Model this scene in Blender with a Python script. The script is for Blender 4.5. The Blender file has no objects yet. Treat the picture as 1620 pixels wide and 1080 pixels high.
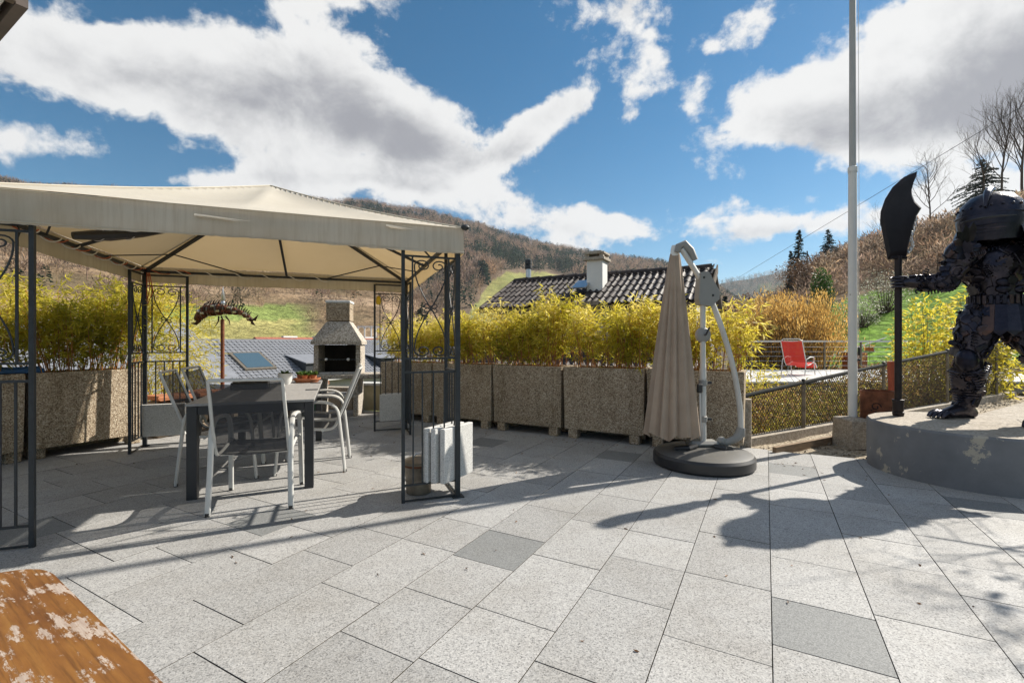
import bpy, bmesh, math, random
import numpy as np
from mathutils import Vector, Matrix
R = math.radians
scene = bpy.context.scene
col = scene.collection
rng = random.Random(7)
nr = np.random.default_rng(11)

# ------------------------------------------------------------------ camera
FPX, CAMZ = 734.0, 1.22
cd = bpy.data.cameras.new('camera')
cam = bpy.data.objects.new('camera', cd); col.objects.link(cam)
cam.location = (0, 0, CAMZ); cam.rotation_euler = (R(90), 0, 0)
cd.sensor_width = 36; cd.lens = 36 * FPX / 1620
cd.clip_start = 0.05; cd.clip_end = 12000
scene.camera = cam

# ------------------------------------------------------------------ sun and sky
SUN = Vector((0.899, 0.438, 0.754)).normalized()
ld = bpy.data.lights.new('sun', 'SUN'); ld.energy = 5.0; ld.angle = R(0.55); ld.color = (1, 0.93, 0.82)
sun = bpy.data.objects.new('sun', ld); col.objects.link(sun)
sun.rotation_euler = SUN.to_track_quat('Z', 'Y').to_euler(); sun.location = (30, 20, 40)
scene.view_settings.view_transform = 'Standard'; scene.view_settings.look = 'None'
scene.view_settings.gamma = 1; scene.view_settings.use_curve_mapping = False
scene.view_settings.exposure = 0.74

def px_dir(px, py):
    return Vector(((px - 810) / FPX, 1.0, (540 - py) / FPX)).normalized()

world = bpy.data.worlds.new('World'); scene.world = world; world.use_nodes = True
def build_world():
    nt = world.node_tree; nt.nodes.clear(); N = nt.nodes.new; L = nt.links.new
    out = N('ShaderNodeOutputWorld'); bg = N('ShaderNodeBackground'); bg.inputs[1].default_value = 0.1
    L(bg.outputs[0], out.inputs[0])
    sky = N('ShaderNodeTexSky'); sky.sky_type = 'NISHITA'; sky.sun_disc = False
    sky.sun_elevation = math.asin(SUN.z); sky.sun_rotation = math.atan2(SUN.x, SUN.y)
    sky.altitude = 600; sky.air_density = 1.0; sky.dust_density = 0.2; sky.ozone_density = 2.2
    hs = N('ShaderNodeHueSaturation'); hs.inputs['Saturation'].default_value = 1.38; hs.inputs['Value'].default_value = 0.62; hs.inputs['Hue'].default_value = .488
    L(sky.outputs[0], hs.inputs['Color'])
    tc = N('ShaderNodeTexCoord'); d = tc.outputs['Generated']
    def math_(op, a, b=None, c=None):
        n = N('ShaderNodeMath'); n.operation = op
        for i, v in enumerate((a, b, c)):
            if v is None: continue
            if isinstance(v, (int, float)): n.inputs[i].default_value = v
            else: L(v, n.inputs[i])
        return n.outputs[0]
    def dot(v):
        n = N('ShaderNodeVectorMath'); n.operation = 'DOT_PRODUCT'; L(d, n.inputs[0]); n.inputs[1].default_value = v
        return n.outputs['Value']
    def noise(scale, detail, vec, dist=0.0, rough=0.55, off=(0, 0, 0), sz=(1, 1, 1)):
        mp = N('ShaderNodeMapping'); mp.inputs['Location'].default_value = off; mp.inputs['Scale'].default_value = sz
        L(vec, mp.inputs[0])
        n = N('ShaderNodeTexNoise'); n.inputs['Scale'].default_value = scale; n.inputs['Detail'].default_value = detail
        n.inputs['Roughness'].default_value = rough; n.inputs['Distortion'].default_value = dist
        L(mp.outputs[0], n.inputs['Vector']); return n.outputs['Fac']
    # warp the direction a little so that cloud outlines billow
    nz = N('ShaderNodeTexNoise'); nz.inputs['Scale'].default_value = 5; nz.inputs['Detail'].default_value = 4; L(d, nz.inputs['Vector'])
    sb = N('ShaderNodeVectorMath'); sb.operation = 'SUBTRACT'; L(nz.outputs['Color'], sb.inputs[0]); sb.inputs[1].default_value = (.5, .5, .5)
    sc = N('ShaderNodeVectorMath'); sc.operation = 'SCALE'; L(sb.outputs[0], sc.inputs[0]); sc.inputs['Scale'].default_value = 0.09
    ad = N('ShaderNodeVectorMath'); ad.operation = 'ADD'; L(d, ad.inputs[0]); L(sc.outputs[0], ad.inputs[1])
    wd = ad.outputs[0]
    def wdot(v):
        n = N('ShaderNodeVectorMath'); n.operation = 'DOT_PRODUCT'; L(wd, n.inputs[0]); n.inputs[1].default_value = v
        return n.outputs['Value']
    # px, py, radius x, radius y, tilt, amplitude of the cumulus banks in view
    blobs = [(270, 90, 170, 52, 4, .9), (70, 70, 110, 44, 0, .85), (440, 135, 150, 70, 12, 1.05), (610, 205, 100, 56, 15, .95),
             (350, 190, 110, 40, 8, .7), (790, 238, 100, 26, -22, .8), (890, 180, 46, 20, -20, .75), (835, 212, 56, 24, -22, .75), (60, 228, 130, 30, 3, .95), (705, 215, 50, 34, 10, .6),
             (590, 285, 170, 26, 4, .95), (330, 288, 70, 10, 0, .5), (540, 3, 80, 16, 0, .75),
             (985, 15, 74, 36, 0, .75), (1045, 78, 20, 46, -12, .55), (1190, 38, 56, 26, 5, .7), (1130, 68, 20, 13, -20, .5),
             (1440, 55, 110, 46, -12, .95), (1600, 115, 110, 100, 0, 1.1), (1250, 165, 110, 46, -14, .95), (1410, 195, 160, 50, -3, 1.15),
             (1140, 225, 50, 30, -15, .5), (1100, 150, 16, 34, 25, .5), (1240, 354, 120, 23, -4, .95), (1290, 303, 26, 10, 0, .5), (1530, 318, 90, 28, -5, .8),
             (845, 348, 80, 32, 6, 1.0), (975, 362, 56, 15, 14, .75), (930, 396, 60, 18, 0, .7), (1130, 410, 30, 6, 0, .4), (40, 290, 80, 10, 0, .6), (225, 225, 44, 46, 10, -.7), (165, 10, 60, 14, 0, -.5), (470, 290, 100, 16, 0, .7)]
    greys = [(480, 185, 210, 50, 10, 1.0), (650, 225, 110, 34, 15, .9), (800, 240, 60, 14, -15, .6), (1430, 190, 190, 42, -4, 1.3), (1610, 150, 90, 70, 0, 1.0), (1270, 356, 120, 12, -4, .9), (865, 356, 60, 18, 0, .7), (965, 25, 50, 24, 0, .8), (620, 292, 120, 10, 0, .5), (150, 130, 90, 22, 0, .4)]
    tot = None
    def blob(px, py, rx, ry, tilt, amp):
        c = px_dir(px, py); r = Vector((1, 0, 0)); r = (r - c * c.dot(r)).normalized(); u = r.cross(c)
        t = R(-tilt); r2 = r * math.cos(t) + u * math.sin(t); u2 = u * math.cos(t) - r * math.sin(t)
        k = c.y  # angular size shrinks away from the axis
        sx, sy = rx / FPX * k * (1 if abs(px - 810) < 400 else .85), ry / FPX * k
        a = wdot(r2 / sx); b = wdot(u2 / sy)
        # recentre: the warp adds no bias, directions at c give a = b = 0
        q = math_('ADD', math_('MULTIPLY', a, a), math_('MULTIPLY', b, b))
        e = math_('MULTIPLY', math_('EXPONENT', math_('MULTIPLY', q, -0.7)), amp)
        f = math_('GREATER_THAN', dot(c), 0.0)
        return math_('MULTIPLY', e, f)
    for bl in blobs:
        e = blob(*bl); tot = e if tot is None else math_('ADD', tot, e)
    # broken cumulus goes on round the unseen sky, cover raised for neutral fill light
    big = noise(2.6, 3, d, .3, .5, (3.1, 1.2, .4), (1, 1, 2.0))
    rest = math_('MULTIPLY', math_('SUBTRACT', big, .43), 5.5)
    rest = math_('MAXIMUM', rest, 0.0)
    infr = N('ShaderNodeMapRange'); infr.inputs[1].default_value = .52; infr.inputs[2].default_value = .68; infr.inputs[3].default_value = 1; infr.inputs[4].default_value = 0
    L(dot((0, 1, 0)), infr.inputs[0])
    tot = math_('ADD', tot, math_('MULTIPLY', rest, infr.outputs[0]))
    fine = noise(6.5, 12, d, .25, .62, (.3, .8, .1), (1, 1, 1.25))
    finer = noise(30, 6, d, .1, .6)
    dens = math_('ADD', tot, math_('MULTIPLY', math_('SUBTRACT', fine, .5), 2.9))
    dens = math_('ADD', dens, math_('MULTIPLY', math_('SUBTRACT', finer, .5), .85))
    mr = N('ShaderNodeMapRange'); mr.interpolation_type = 'SMOOTHSTEP'
    mr.inputs[1].default_value = .36; mr.inputs[2].default_value = .84
    L(dens, mr.inputs[0]); mask = mr.outputs[0]
    # thick middles of the clouds are grey, thin rims pass the sunlight
    gsum = None
    for bl in greys:
        e = blob(*bl); gsum = e if gsum is None else math_('ADD', gsum, e)
    thick = math_('ADD', math_('ADD', math_('MULTIPLY', tot, math_('ADD', .45, math_('MULTIPLY', infr.outputs[0], .4))), math_('MULTIPLY', gsum, .75)), math_('MULTIPLY', math_('SUBTRACT', noise(6.5, 9, d, .25, .6, (.3, .8, .175), (1, 1, 1.25)), .5), 3.4))
    gr = N('ShaderNodeMapRange'); gr.interpolation_type = 'SMOOTHSTEP'; gr.inputs[1].default_value = .5; gr.inputs[2].default_value = 2.1
    L(thick, gr.inputs[0])
    cm = N('ShaderNodeMix'); cm.data_type = 'RGBA'; L(gr.outputs[0], cm.inputs[0])
    cm.inputs[6].default_value = (5.3, 5.28, 5.22, 1); cm.inputs[7].default_value = (2.15, 2.17, 2.35, 1)
    mx = N('ShaderNodeMix'); mx.data_type = 'RGBA'; L(mask, mx.inputs[0]); L(hs.outputs[0], mx.inputs[6]); L(cm.outputs[2], mx.inputs[7])
    L(mx.outputs[2], bg.inputs[0])
build_world()

# ------------------------------------------------------------------ helpers
A = Vector((0.480, 0.877, 0)); B = Vector((0.877, -0.480, 0))     # the two directions of the paving
def AB(a, b, z=0.0): return A * a + B * b + Vector((0, 0, z))
ANG = math.atan2(B.y, B.x)                                        # rotz of a local frame x = B, y = A
def P(px, py, Y): return Vector(((px - 810) / FPX * Y, Y, CAMZ + (540 - py) / FPX * Y))

class MB:
    def __init__(s): s.v = []; s.f = []
    def add(s, vs, fs):
        o = len(s.v); s.v += [tuple(v) for v in vs]; s.f += [tuple(i + o for i in f) for f in fs]; return s
    def box(s, c, size, rz=0.0, M=None, bev=0.0):
        x, y, z = (k / 2 for k in size)
        T = Matrix.Translation(Vector(c)) @ (M.to_4x4() if M else Matrix.Rotation(rz, 4, 'Z'))
        if bev <= 0:
            vs = [T @ Vector((sx * x, sy * y, sz * z)) for sx in (-1, 1) for sy in (-1, 1) for sz in (-1, 1)]
            return s.add(vs, [(0, 1, 3, 2), (4, 6, 7, 5), (0, 4, 5, 1), (2, 3, 7, 6), (0, 2, 6, 4), (1, 5, 7, 3)])
        b = min(bev, x * .9, y * .9, z * .9)
        bm = bmesh.new(); bmesh.ops.create_cube(bm, size=1)
        for v in bm.verts: v.co = Vector((v.co.x * 2 * x, v.co.y * 2 * y, v.co.z * 2 * z))
        bmesh.ops.bevel(bm, geom=bm.edges[:], offset=b, segments=1, affect='EDGES')
        bm.verts.index_update()
        s.add([T @ v.co for v in bm.verts], [[v.index for v in f.verts] for f in bm.faces]); bm.free(); return s
    def bar(s, p0, p1, w, h=None, up=Vector((0, 0, 1)), bev=0.0):
        p0, p1 = Vector(p0), Vector(p1); h = w if h is None else h
        d = p1 - p0; l = d.length; y = d.normalized()
        if abs(y.dot(up)) > .98: up = Vector((0, 1, 0)) if abs(y.y) < .9 else Vector((1, 0, 0))
        x = y.cross(up).normalized(); z = x.cross(y)
        return s.box((p0 + p1) / 2, (w, l, h), M=Matrix((x, y, z)).transposed(), bev=bev)
    def tube(s, path, r, n=8, cap=True, closed=False, flat=1.0):
        path = [Vector(p) for p in path]; m = len(path); rs = r if isinstance(r, (list, tuple)) else [r] * m
        up = None; o = len(s.v); prev = None
        for i, p in enumerate(path):
            a = path[i - 1] if (i > 0 or closed) else p
            b = path[(i + 1) % m] if (i < m - 1 or closed) else p
            t = (b - a)
            t = t.normalized() if t.length > 1e-9 else Vector((0, 0, 1))
            if prev is None:
                ref = Vector((0, 0, 1)) if abs(t.z) < .9 else Vector((1, 0, 0)); nx = t.cross(ref).normalized()
            else:
                nx = (prev - t * prev.dot(t))
                nx = nx.normalized() if nx.length > 1e-6 else t.orthogonal().normalized()
            prev = nx; ny = t.cross(nx)
            for k in range(n):
                an = 2 * math.pi * k / n
                s.v.append(tuple(p + (nx * math.cos(an) + ny * math.sin(an) * flat) * rs[i]))
        for i in range(m if closed else m - 1):
            j = (i + 1) % m
            for k in range(n):
                k2 = (k + 1) % n
                s.f.append((o + i * n + k, o + i * n + k2, o + j * n + k2, o + j * n + k))
        if cap and not closed:
            s.f.append(tuple(o + k for k in reversed(range(n)))); s.f.append(tuple(o + (m - 1) * n + k for k in range(n)))
        return s
    def lathe(s, prof, n=24, c=(0, 0, 0), fn=None, cap=False, M=None):
        o = len(s.v); c = Vector(c)
        for (r, z) in prof:
            for k in range(n):
                an = 2 * math.pi * k / n; rr = r if fn is None else fn(r, z, an)
                p = Vector((rr * math.cos(an), rr * math.sin(an), z))
                s.v.append(tuple((M @ p if M else p) + c))
        m = len(prof)
        for i in range(m - 1):
            for k in range(n):
                k2 = (k + 1) % n; s.f.append((o + i * n + k, o + i * n + k2, o + (i + 1) * n + k2, o + (i + 1) * n + k))
        if cap:
            s.f.append(tuple(o + k for k in reversed(range(n)))); s.f.append(tuple(o + (m - 1) * n + k for k in range(n)))
        return s
    def prism(s, pts, d):
        # pts: closed polygon in 3D, extruded by vector d
        n = len(pts); d = Vector(d); pts = [Vector(p) for p in pts]; o = len(s.v)
        s.v += [tuple(p) for p in pts] + [tuple(p + d) for p in pts]
        s.f.append(tuple(o + i for i in reversed(range(n)))); s.f.append(tuple(o + n + i for i in range(n)))
        for i in range(n):
            j = (i + 1) % n; s.f.append((o + i, o + j, o + n + j, o + n + i))
        return s
    def ball(s, c, r, nu=12, nv=8, M=None):
        r = Vector(r) if not isinstance(r, (int, float)) else Vector((r, r, r)); c = Vector(c); o = len(s.v)
        def put(p):
            p = Vector((p[0] * r.x, p[1] * r.y, p[2] * r.z)); s.v.append(tuple((M @ p if M else p) + c))
        put((0, 0, -1))
        for i in range(1, nv):
            ph = math.pi * i / nv - math.pi / 2
            for k in range(nu):
                th = 2 * math.pi * k / nu; put((math.cos(ph) * math.cos(th), math.cos(ph) * math.sin(th), math.sin(ph)))
        put((0, 0, 1)); top = len(s.v) - 1
        for k in range(nu):
            k2 = (k + 1) % nu
            s.f.append((o, o + 1 + k2, o + 1 + k)); q = o + 1 + (nv - 2) * nu; s.f.append((q + k, q + k2, top))
            for i in range(nv - 2):
                q = o + 1 + i * nu; s.f.append((q + k, q + k2, q + nu + k2, q + nu + k))
        return s
    def mesh(s, name, m=None, smooth=False):
        me = bpy.data.meshes.new(name); me.from_pydata(s.v, [], s.f)
        bm = bmesh.new(); bm.from_mesh(me); bmesh.ops.recalc_face_normals(bm, faces=bm.faces); bm.to_mesh(me); bm.free()
        if m: me.materials.append(m)
        if smooth: shade(me, smooth if smooth is not True else 40)
        return me
    def build(s, name, m, parent=None, smooth=False):
        return put(name, s.mesh(name, m, smooth), parent)

def shade(me, ang=40):
    me.polygons.foreach_set('use_smooth', [True] * len(me.polygons))
    try: me.set_sharp_from_angle(angle=R(ang))
    except Exception: pass
def put(name, me, parent=None, loc=None, rz=None, matrix=None):
    o = bpy.data.objects.new(name, me); col.objects.link(o)
    if parent: o.parent = parent
    if matrix is not None: o.matrix_basis = matrix
    if loc is not None: o.location = loc
    if rz is not None: o.rotation_euler = (0, 0, rz)
    return o
def np_mesh(name, V, F, m, smooth=False, cols=None):
    """V (n,3), F (k,3 or 4) numpy arrays"""
    me = bpy.data.meshes.new(name); V = np.asarray(V, np.float32); F = np.asarray(F, np.int32); k, w = F.shape
    me.vertices.add(len(V)); me.vertices.foreach_set('co', V.ravel())
    me.loops.add(k * w); me.loops.foreach_set('vertex_index', F.ravel())
    me.polygons.add(k); me.polygons.foreach_set('loop_start', np.arange(0, k * w, w, dtype=np.int32))
    if cols is not None:
        at = me.color_attributes.new('tint', 'FLOAT_COLOR', 'POINT')
        c4 = np.ones((len(V), 4), np.float32); c4[:, :cols.shape[1]] = cols; at.data.foreach_set('color', c4.ravel())
    me.update(calc_edges=True); me.validate()
    if m: me.materials.append(m)
    if smooth: me.polygons.foreach_set('use_smooth', [True] * k)
    return me
def tag(o, label=None, cat=None, group=None, kind=None):
    if label: o['label'] = label
    if cat: o['category'] = cat
    if group: o['group'] = group
    if kind: o['kind'] = kind
    return o
def thing(name, label, cat, loc=(0, 0, 0), rz=0.0, group=None):
    o = bpy.data.objects.new(name, None); col.objects.link(o); o.empty_display_size = .2
    o.location = loc; o.rotation_euler = (0, 0, rz); return tag(o, label, cat, group)
def copy_tree(o, parent=None):
    c = o.copy(); col.objects.link(c); c.parent = parent
    for ch in list(o.children): copy_tree(ch, c)
    return c
def lerp(a, b, t): return a + (b - a) * t
def bez(p0, p1, p2, p3, n=10):
    p0, p1, p2, p3 = map(Vector, (p0, p1, p2, p3)); r = []
    for i in range(n + 1):
        t = i / n; r.append(p0 * (1 - t) ** 3 + p1 * 3 * t * (1 - t) ** 2 + p2 * 3 * t * t * (1 - t) + p3 * t ** 3)
    return r
def spline(pts, n=6):
    pts = [Vector(p) for p in pts]; r = []
    for i in range(len(pts) - 1):
        p0 = pts[max(i - 1, 0)]; p1 = pts[i]; p2 = pts[i + 1]; p3 = pts[min(i + 2, len(pts) - 1)]
        for k in range(n):
            t = k / n
            r.append(0.5 * ((2 * p1) + (p2 - p0) * t + (2 * p0 - 5 * p1 + 4 * p2 - p3) * t * t + (3 * p1 - p0 - 3 * p2 + p3) * t ** 3))
    r.append(pts[-1]); return r

# ------------------------------------------------------------------ materials
def new_mat(name):
    m = bpy.data.materials.new(name); m.use_nodes = True; nt = m.node_tree
    return m, nt, nt.nodes.get('Principled BSDF')
def _noise(nt, scale, detail=4, rough=.6, stretch=None, dist=0.0, coord='Object'):
    tc = nt.nodes.new('ShaderNodeTexCoord'); src = tc.outputs[coord]
    mp = nt.nodes.new('ShaderNodeMapping'); nt.links.new(src, mp.inputs[0])
    if stretch: mp.inputs['Scale'].default_value = stretch
    n = nt.nodes.new('ShaderNodeTexNoise'); n.inputs['Scale'].default_value = scale; n.inputs['Detail'].default_value = detail
    n.inputs['Roughness'].default_value = rough; n.inputs['Distortion'].default_value = dist
    nt.links.new(mp.outputs[0], n.inputs['Vector']); return n
def _ramp(nt, fac, stops):
    r = nt.nodes.new('ShaderNodeValToRGB'); e = r.color_ramp.elements
    while len(e) < len(stops): e.new(.5)
    for i, (p, c) in enumerate(stops):
        e[i].position = p; e[i].color = (*c, 1) if len(c) == 3 else c
    nt.links.new(fac, r.inputs[0]); return r
def _mix(nt, fac, a, b, mode='MIX'):
    n = nt.nodes.new('ShaderNodeMix'); n.data_type = 'RGBA'; n.blend_type = mode
    for i, v in ((0, fac), (6, a), (7, b)):
        if isinstance(v, (int, float)): n.inputs[i].default_value = v
        elif isinstance(v, tuple): n.inputs[i].default_value = (*v, 1) if len(v) == 3 else v
        else: nt.links.new(v, n.inputs[i])
    return n.outputs[2]
def _bump(nt, bsdf, h, strength=.3, dist=.01):
    b = nt.nodes.new('ShaderNodeBump'); b.inputs['Strength'].default_value = strength; b.inputs['Distance'].default_value = dist
    nt.links.new(h, b.inputs['Height']); nt.links.new(b.outputs[0], bsdf.inputs['Normal'])
def simple(name, c, rough=.6, metal=0.0, var=.25, scale=6, bump=.15, bscale=60, spec=None, coord='Object', stretch=None, objvar=0.0):
    m, nt, b = new_mat(name)
    n = _noise(nt, scale, 5, coord=coord, stretch=stretch)
    lo = tuple(x * (1 - var) for x in c); hi = tuple(min(1, x * (1 + var)) for x in c)
    o = _ramp(nt, n.outputs['Fac'], [(.3, lo), (.7, hi)]).outputs[0]
    if objvar:
        oi = nt.nodes.new('ShaderNodeObjectInfo'); r = _ramp(nt, oi.outputs['Random'], [(0, (1 - objvar,) * 3), (1, (1 + objvar,) * 3)])
        o = _mix(nt, 1.0, o, r.outputs[0], 'MULTIPLY')
    nt.links.new(o, b.inputs['Base Color'])
    b.inputs['Roughness'].default_value = rough; b.inputs['Metallic'].default_value = metal
    if spec is not None: b.inputs['Specular IOR Level'].default_value = spec
    if bump: _bump(nt, b, _noise(nt, bscale, 3, coord=coord).outputs['Fac'], bump, .004)
    return m
def speckle(name, stops, scale, rough=.75, bump=.25, objvar=.06, stain=.15, stainc=(.5, .45, .36), dist=.003, streak=0.0):
    """granite or exposed aggregate: cell-wise random colours with slow stains"""
    m, nt, b = new_mat(name)
    tc = nt.nodes.new('ShaderNodeTexCoord')
    oi = nt.nodes.new('ShaderNodeObjectInfo')
    geo = nt.nodes.new('ShaderNodeNewGeometry')
    vo = nt.nodes.new('ShaderNodeTexVoronoi'); vo.inputs['Scale'].default_value = scale; nt.links.new(geo.outputs['Position'], vo.inputs['Vector'])
    sep = nt.nodes.new('ShaderNodeSeparateColor'); nt.links.new(vo.outputs['Color'], sep.inputs[0])
    c = _ramp(nt, sep.outputs[0], stops); c.color_ramp.interpolation = 'LINEAR'
    r = _ramp(nt, oi.outputs['Random'], [(0, (1 - objvar,) * 3), (1, (1 + objvar,) * 3)])
    o = _mix(nt, 1.0, c.outputs[0], r.outputs[0], 'MULTIPLY')
    ns = nt.nodes.new('ShaderNodeTexNoise'); ns.inputs['Scale'].default_value = 1.7; ns.inputs['Detail'].default_value = 7; ns.inputs['Roughness'].default_value = .68
    nt.links.new(geo.outputs['Position'], ns.inputs['Vector'])
    s = _ramp(nt, ns.outputs['Fac'], [(.45, (0, 0, 0)), (.75, (stain,) * 3)])
    o = _mix(nt, s.outputs[0], o, stainc, 'MULTIPLY')
    if streak:   # water runs and algae: long vertical stains
        for sc, st, thr in ((9, (1, 1, .1), .5), (3.2, (1, 1, .5), .52)):
            mp = nt.nodes.new('ShaderNodeMapping'); mp.inputs['Scale'].default_value = st; nt.links.new(geo.outputs['Position'], mp.inputs[0])
            n2 = nt.nodes.new('ShaderNodeTexNoise'); n2.inputs['Scale'].default_value = sc; n2.inputs['Detail'].default_value = 6; n2.inputs['Roughness'].default_value = .65; nt.links.new(mp.outputs[0], n2.inputs['Vector'])
            f2 = _ramp(nt, n2.outputs['Fac'], [(thr, (0, 0, 0)), (thr + .22, (streak,) * 3)])
            o = _mix(nt, f2.outputs[0], o, (.42, .38, .29), 'MULTIPLY')
    nt.links.new(o, b.inputs['Base Color']); b.inputs['Roughness'].default_value = rough
    _bump(nt, b, vo.outputs['Distance'], bump, dist)
    return m
def leaf_mat(name, stops, trans=.45, rough=.5):
    m, nt, b = new_mat(name)
    at = nt.nodes.new('ShaderNodeAttribute'); at.attribute_name = 'tint'
    sep = nt.nodes.new('ShaderNodeSeparateColor'); nt.links.new(at.outputs['Color'], sep.inputs[0])
    c = _ramp(nt, sep.outputs[0], stops)
    nt.links.new(c.outputs[0], b.inputs['Base Color']); b.inputs['Roughness'].default_value = rough
    tr = nt.nodes.new('ShaderNodeBsdfTranslucent'); nt.links.new(c.outputs[0], tr.inputs[0])
    mx = nt.nodes.new('ShaderNodeMixShader'); mx.inputs[0].default_value = trans
    nt.links.new(b.outputs[0], mx.inputs[1]); nt.links.new(tr.outputs[0], mx.inputs[2])
    nt.links.new(mx.outputs[0], nt.nodes['Material Output'].inputs[0]); return m

M = {}
M['granite'] = speckle('granite', [(0, (.15, .149, .148)), (.16, (.27, .268, .263)), (.6, (.345, .342, .335)), (1, (.44, .435, .425))], 190, .7, .12, .12, .55, (.60, .56, .50))
M['granite_dark'] = speckle('granite_dark', [(0, (.13, .135, .135)), (.5, (.2, .205, .205)), (1, (.27, .275, .27))], 260, .7, .1, .04, .25, (.7, .66, .6))
M['slab'] = speckle('pale_slab', [(0, (.36, .36, .35)), (.4, (.56, .56, .55)), (1, (.68, .68, .66))], 220, .75, .12, .04, .15)
M['joint'] = simple('joint_sand', (.05, .04, .026), .95, var=.4, scale=30)
M['aggregate'] = speckle('washed_aggregate', [(0, (.15, .105, .065)), (.35, (.32, .245, .17)), (.7, (.44, .36, .255)), (1, (.62, .54, .42))], 110, .85, .7, .10, .5, (.5, .42, .32), .006, .6)
M['agg_light'] = speckle('grill_aggregate', [(0, (.16, .13, .1)), (.4, (.36, .32, .27)), (1, (.58, .54, .48))], 80, .85, .6, .03, .3, (.5, .44, .36), .005)
M['concrete'] = speckle('concrete', [(0, (.27, .235, .19)), (.5, (.38, .33, .27)), (1, (.48, .43, .36))], 70, .85, .4, .04, .4, (.5, .45, .38), .004, .5)
M['iron'] = simple('black_iron', (.022, .027, .032), .55, 0, var=.3, scale=25, bump=.1, bscale=150)
M['alu'] = simple('silver_paint', (.56, .56, .54), .42, .1, var=.06, bump=.0)
M['table_frame'] = simple('anthracite', (.035, .037, .042), .45, .2, var=.1, bump=0)
M['table_top'] = simple('table_slat', (.30, .295, .29), .55, var=.12, scale=5, bump=.15, bscale=40, stretch=(12, 1.5, 1))
M['white'] = simple('white_paint', (.72, .72, .70), .6, var=.06, scale=3, bump=.05)
M['render'] = simple('white_render', (.62, .60, .56), .9, var=.08, scale=2, bump=.2, bscale=120)
M['soil'] = simple('soil', (.06, .045, .03), .95, var=.5, scale=40, bump=.8, bscale=60)
M['terracotta'] = simple('terracotta', (.42, .16, .075), .8, var=.15, scale=10)
M['rust'] = simple('rusty_steel', (.17, .062, .03), .8, .2, var=.5, scale=14, bump=.3, bscale=50)
M['rust_dark'] = simple('welded_brown_steel', (.085, .05, .035), .42, .75, var=.5, scale=18, bump=.4, bscale=45)
M['steel'] = simple('bright_steel', (.55, .56, .57), .3, .9, var=.1, bump=0)
M['zinc'] = simple('weathered_zinc', (.22, .19, .15), .5, .6, var=.35, scale=12, bump=.1)
M['black_plastic'] = simple('black_plastic', (.025, .025, .027), .4, var=.1, bump=.03)
M['grey_plastic'] = simple('grey_plastic', (.27, .265, .25), .5, var=.06, bump=.02)
M['taupe'] = simple('taupe_canvas', (.37, .285, .215), .9, var=.12, scale=4, bump=.25, bscale=260)
M['green_enamel'] = simple('green_enamel', (.01, .10, .06), .3, var=.1, bump=0)
M['seam'] = simple('canvas_seam', (.58, .53, .44), .9, var=.1)
M['orange_cord'] = simple('orange_cord', (.5, .10, .03), .5, var=.1, bump=0)
M['white_cord'] = simple('white_cord', (.7, .68, .64), .5, var=.05, bump=0)
M['yellow'] = simple('yellow_plastic', (.7, .5, .03), .5, var=.1, bump=0)
M['blue_tarp'] = simple('blue_tarp', (.03, .10, .24), .5, var=.3, scale=8)
M['cream'] = simple('cream_board', (.55, .42, .29), .7, var=.1)
M['red'] = simple('red_mesh', (.62, .03, .02), .6, var=.1)
M['stone'] = simple('rubble_stone', (.20, .155, .11), .9, var=.45, scale=7, bump=.7, bscale=20, objvar=.25)
M['red_stone'] = simple('red_cap_stone', (.38, .15, .07), .85, var=.3, scale=7, bump=.5, bscale=25, objvar=.15)
M['timber'] = simple('timber_edging', (.22, .15, .09), .85, var=.3, scale=9, stretch=(1, 1, 6))
M['gravel'] = speckle('gravel', [(0, (.14, .11, .075)), (.5, (.33, .27, .19)), (1, (.5, .43, .32))], 45, .9, .9, 0, .4, (.6, .5, .4), .01)
M['roof_grey'] = simple('grey_concrete_tile', (.20, .21, .235), .6, var=.15, scale=3, bump=.1)
M['roof_brown'] = simple('brown_clay_tile', (.034, .023, .019), .6, var=.4, scale=9, bump=.3, bscale=40, objvar=.3)
M['roof_red'] = simple('red_clay_tile', (.30, .10, .06), .7, var=.3, scale=4)
M['bark'] = simple('bark', (.095, .07, .05), .9, var=.35, scale=10, bump=.5, bscale=30)
M['bark_pale'] = simple('pale_bark', (.22, .19, .16), .9, var=.3, scale=10, bump=.3)
M['culm'] = simple('bamboo_culm', (.36, .15, .035), .5, var=.4, scale=9, bump=0)
M['pole_wood'] = simple('weathered_pole', (.14, .11, .085), .9, var=.25, scale=8)
def glass():
    m, nt, b = new_mat('window_glass'); b.inputs['Base Color'].default_value = (.06, .1, .13, 1); b.inputs['Roughness'].default_value = .04
    b.inputs['Specular IOR Level'].default_value = .9; return m
M['glass'] = glass()
def mesh_cloth(name, c, alpha):
    m, nt, b = new_mat(name); b.inputs['Base Color'].default_value = (*c, 1); b.inputs['Roughness'].default_value = .8
    tr = nt.nodes.new('ShaderNodeBsdfTransparent'); mx = nt.nodes.new('ShaderNodeMixShader'); mx.inputs[0].default_value = alpha
    nt.links.new(tr.outputs[0], mx.inputs[1]); nt.links.new(b.outputs[0], mx.inputs[2])
    nt.links.new(mx.outputs[0], nt.nodes['Material Output'].inputs[0]); return m
M['sling'] = mesh_cloth('dark_sling_mesh', (.026, .029, .036), .84)
M['red_sling'] = mesh_cloth('red_sling_mesh', (.65, .03, .02), .85)
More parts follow.
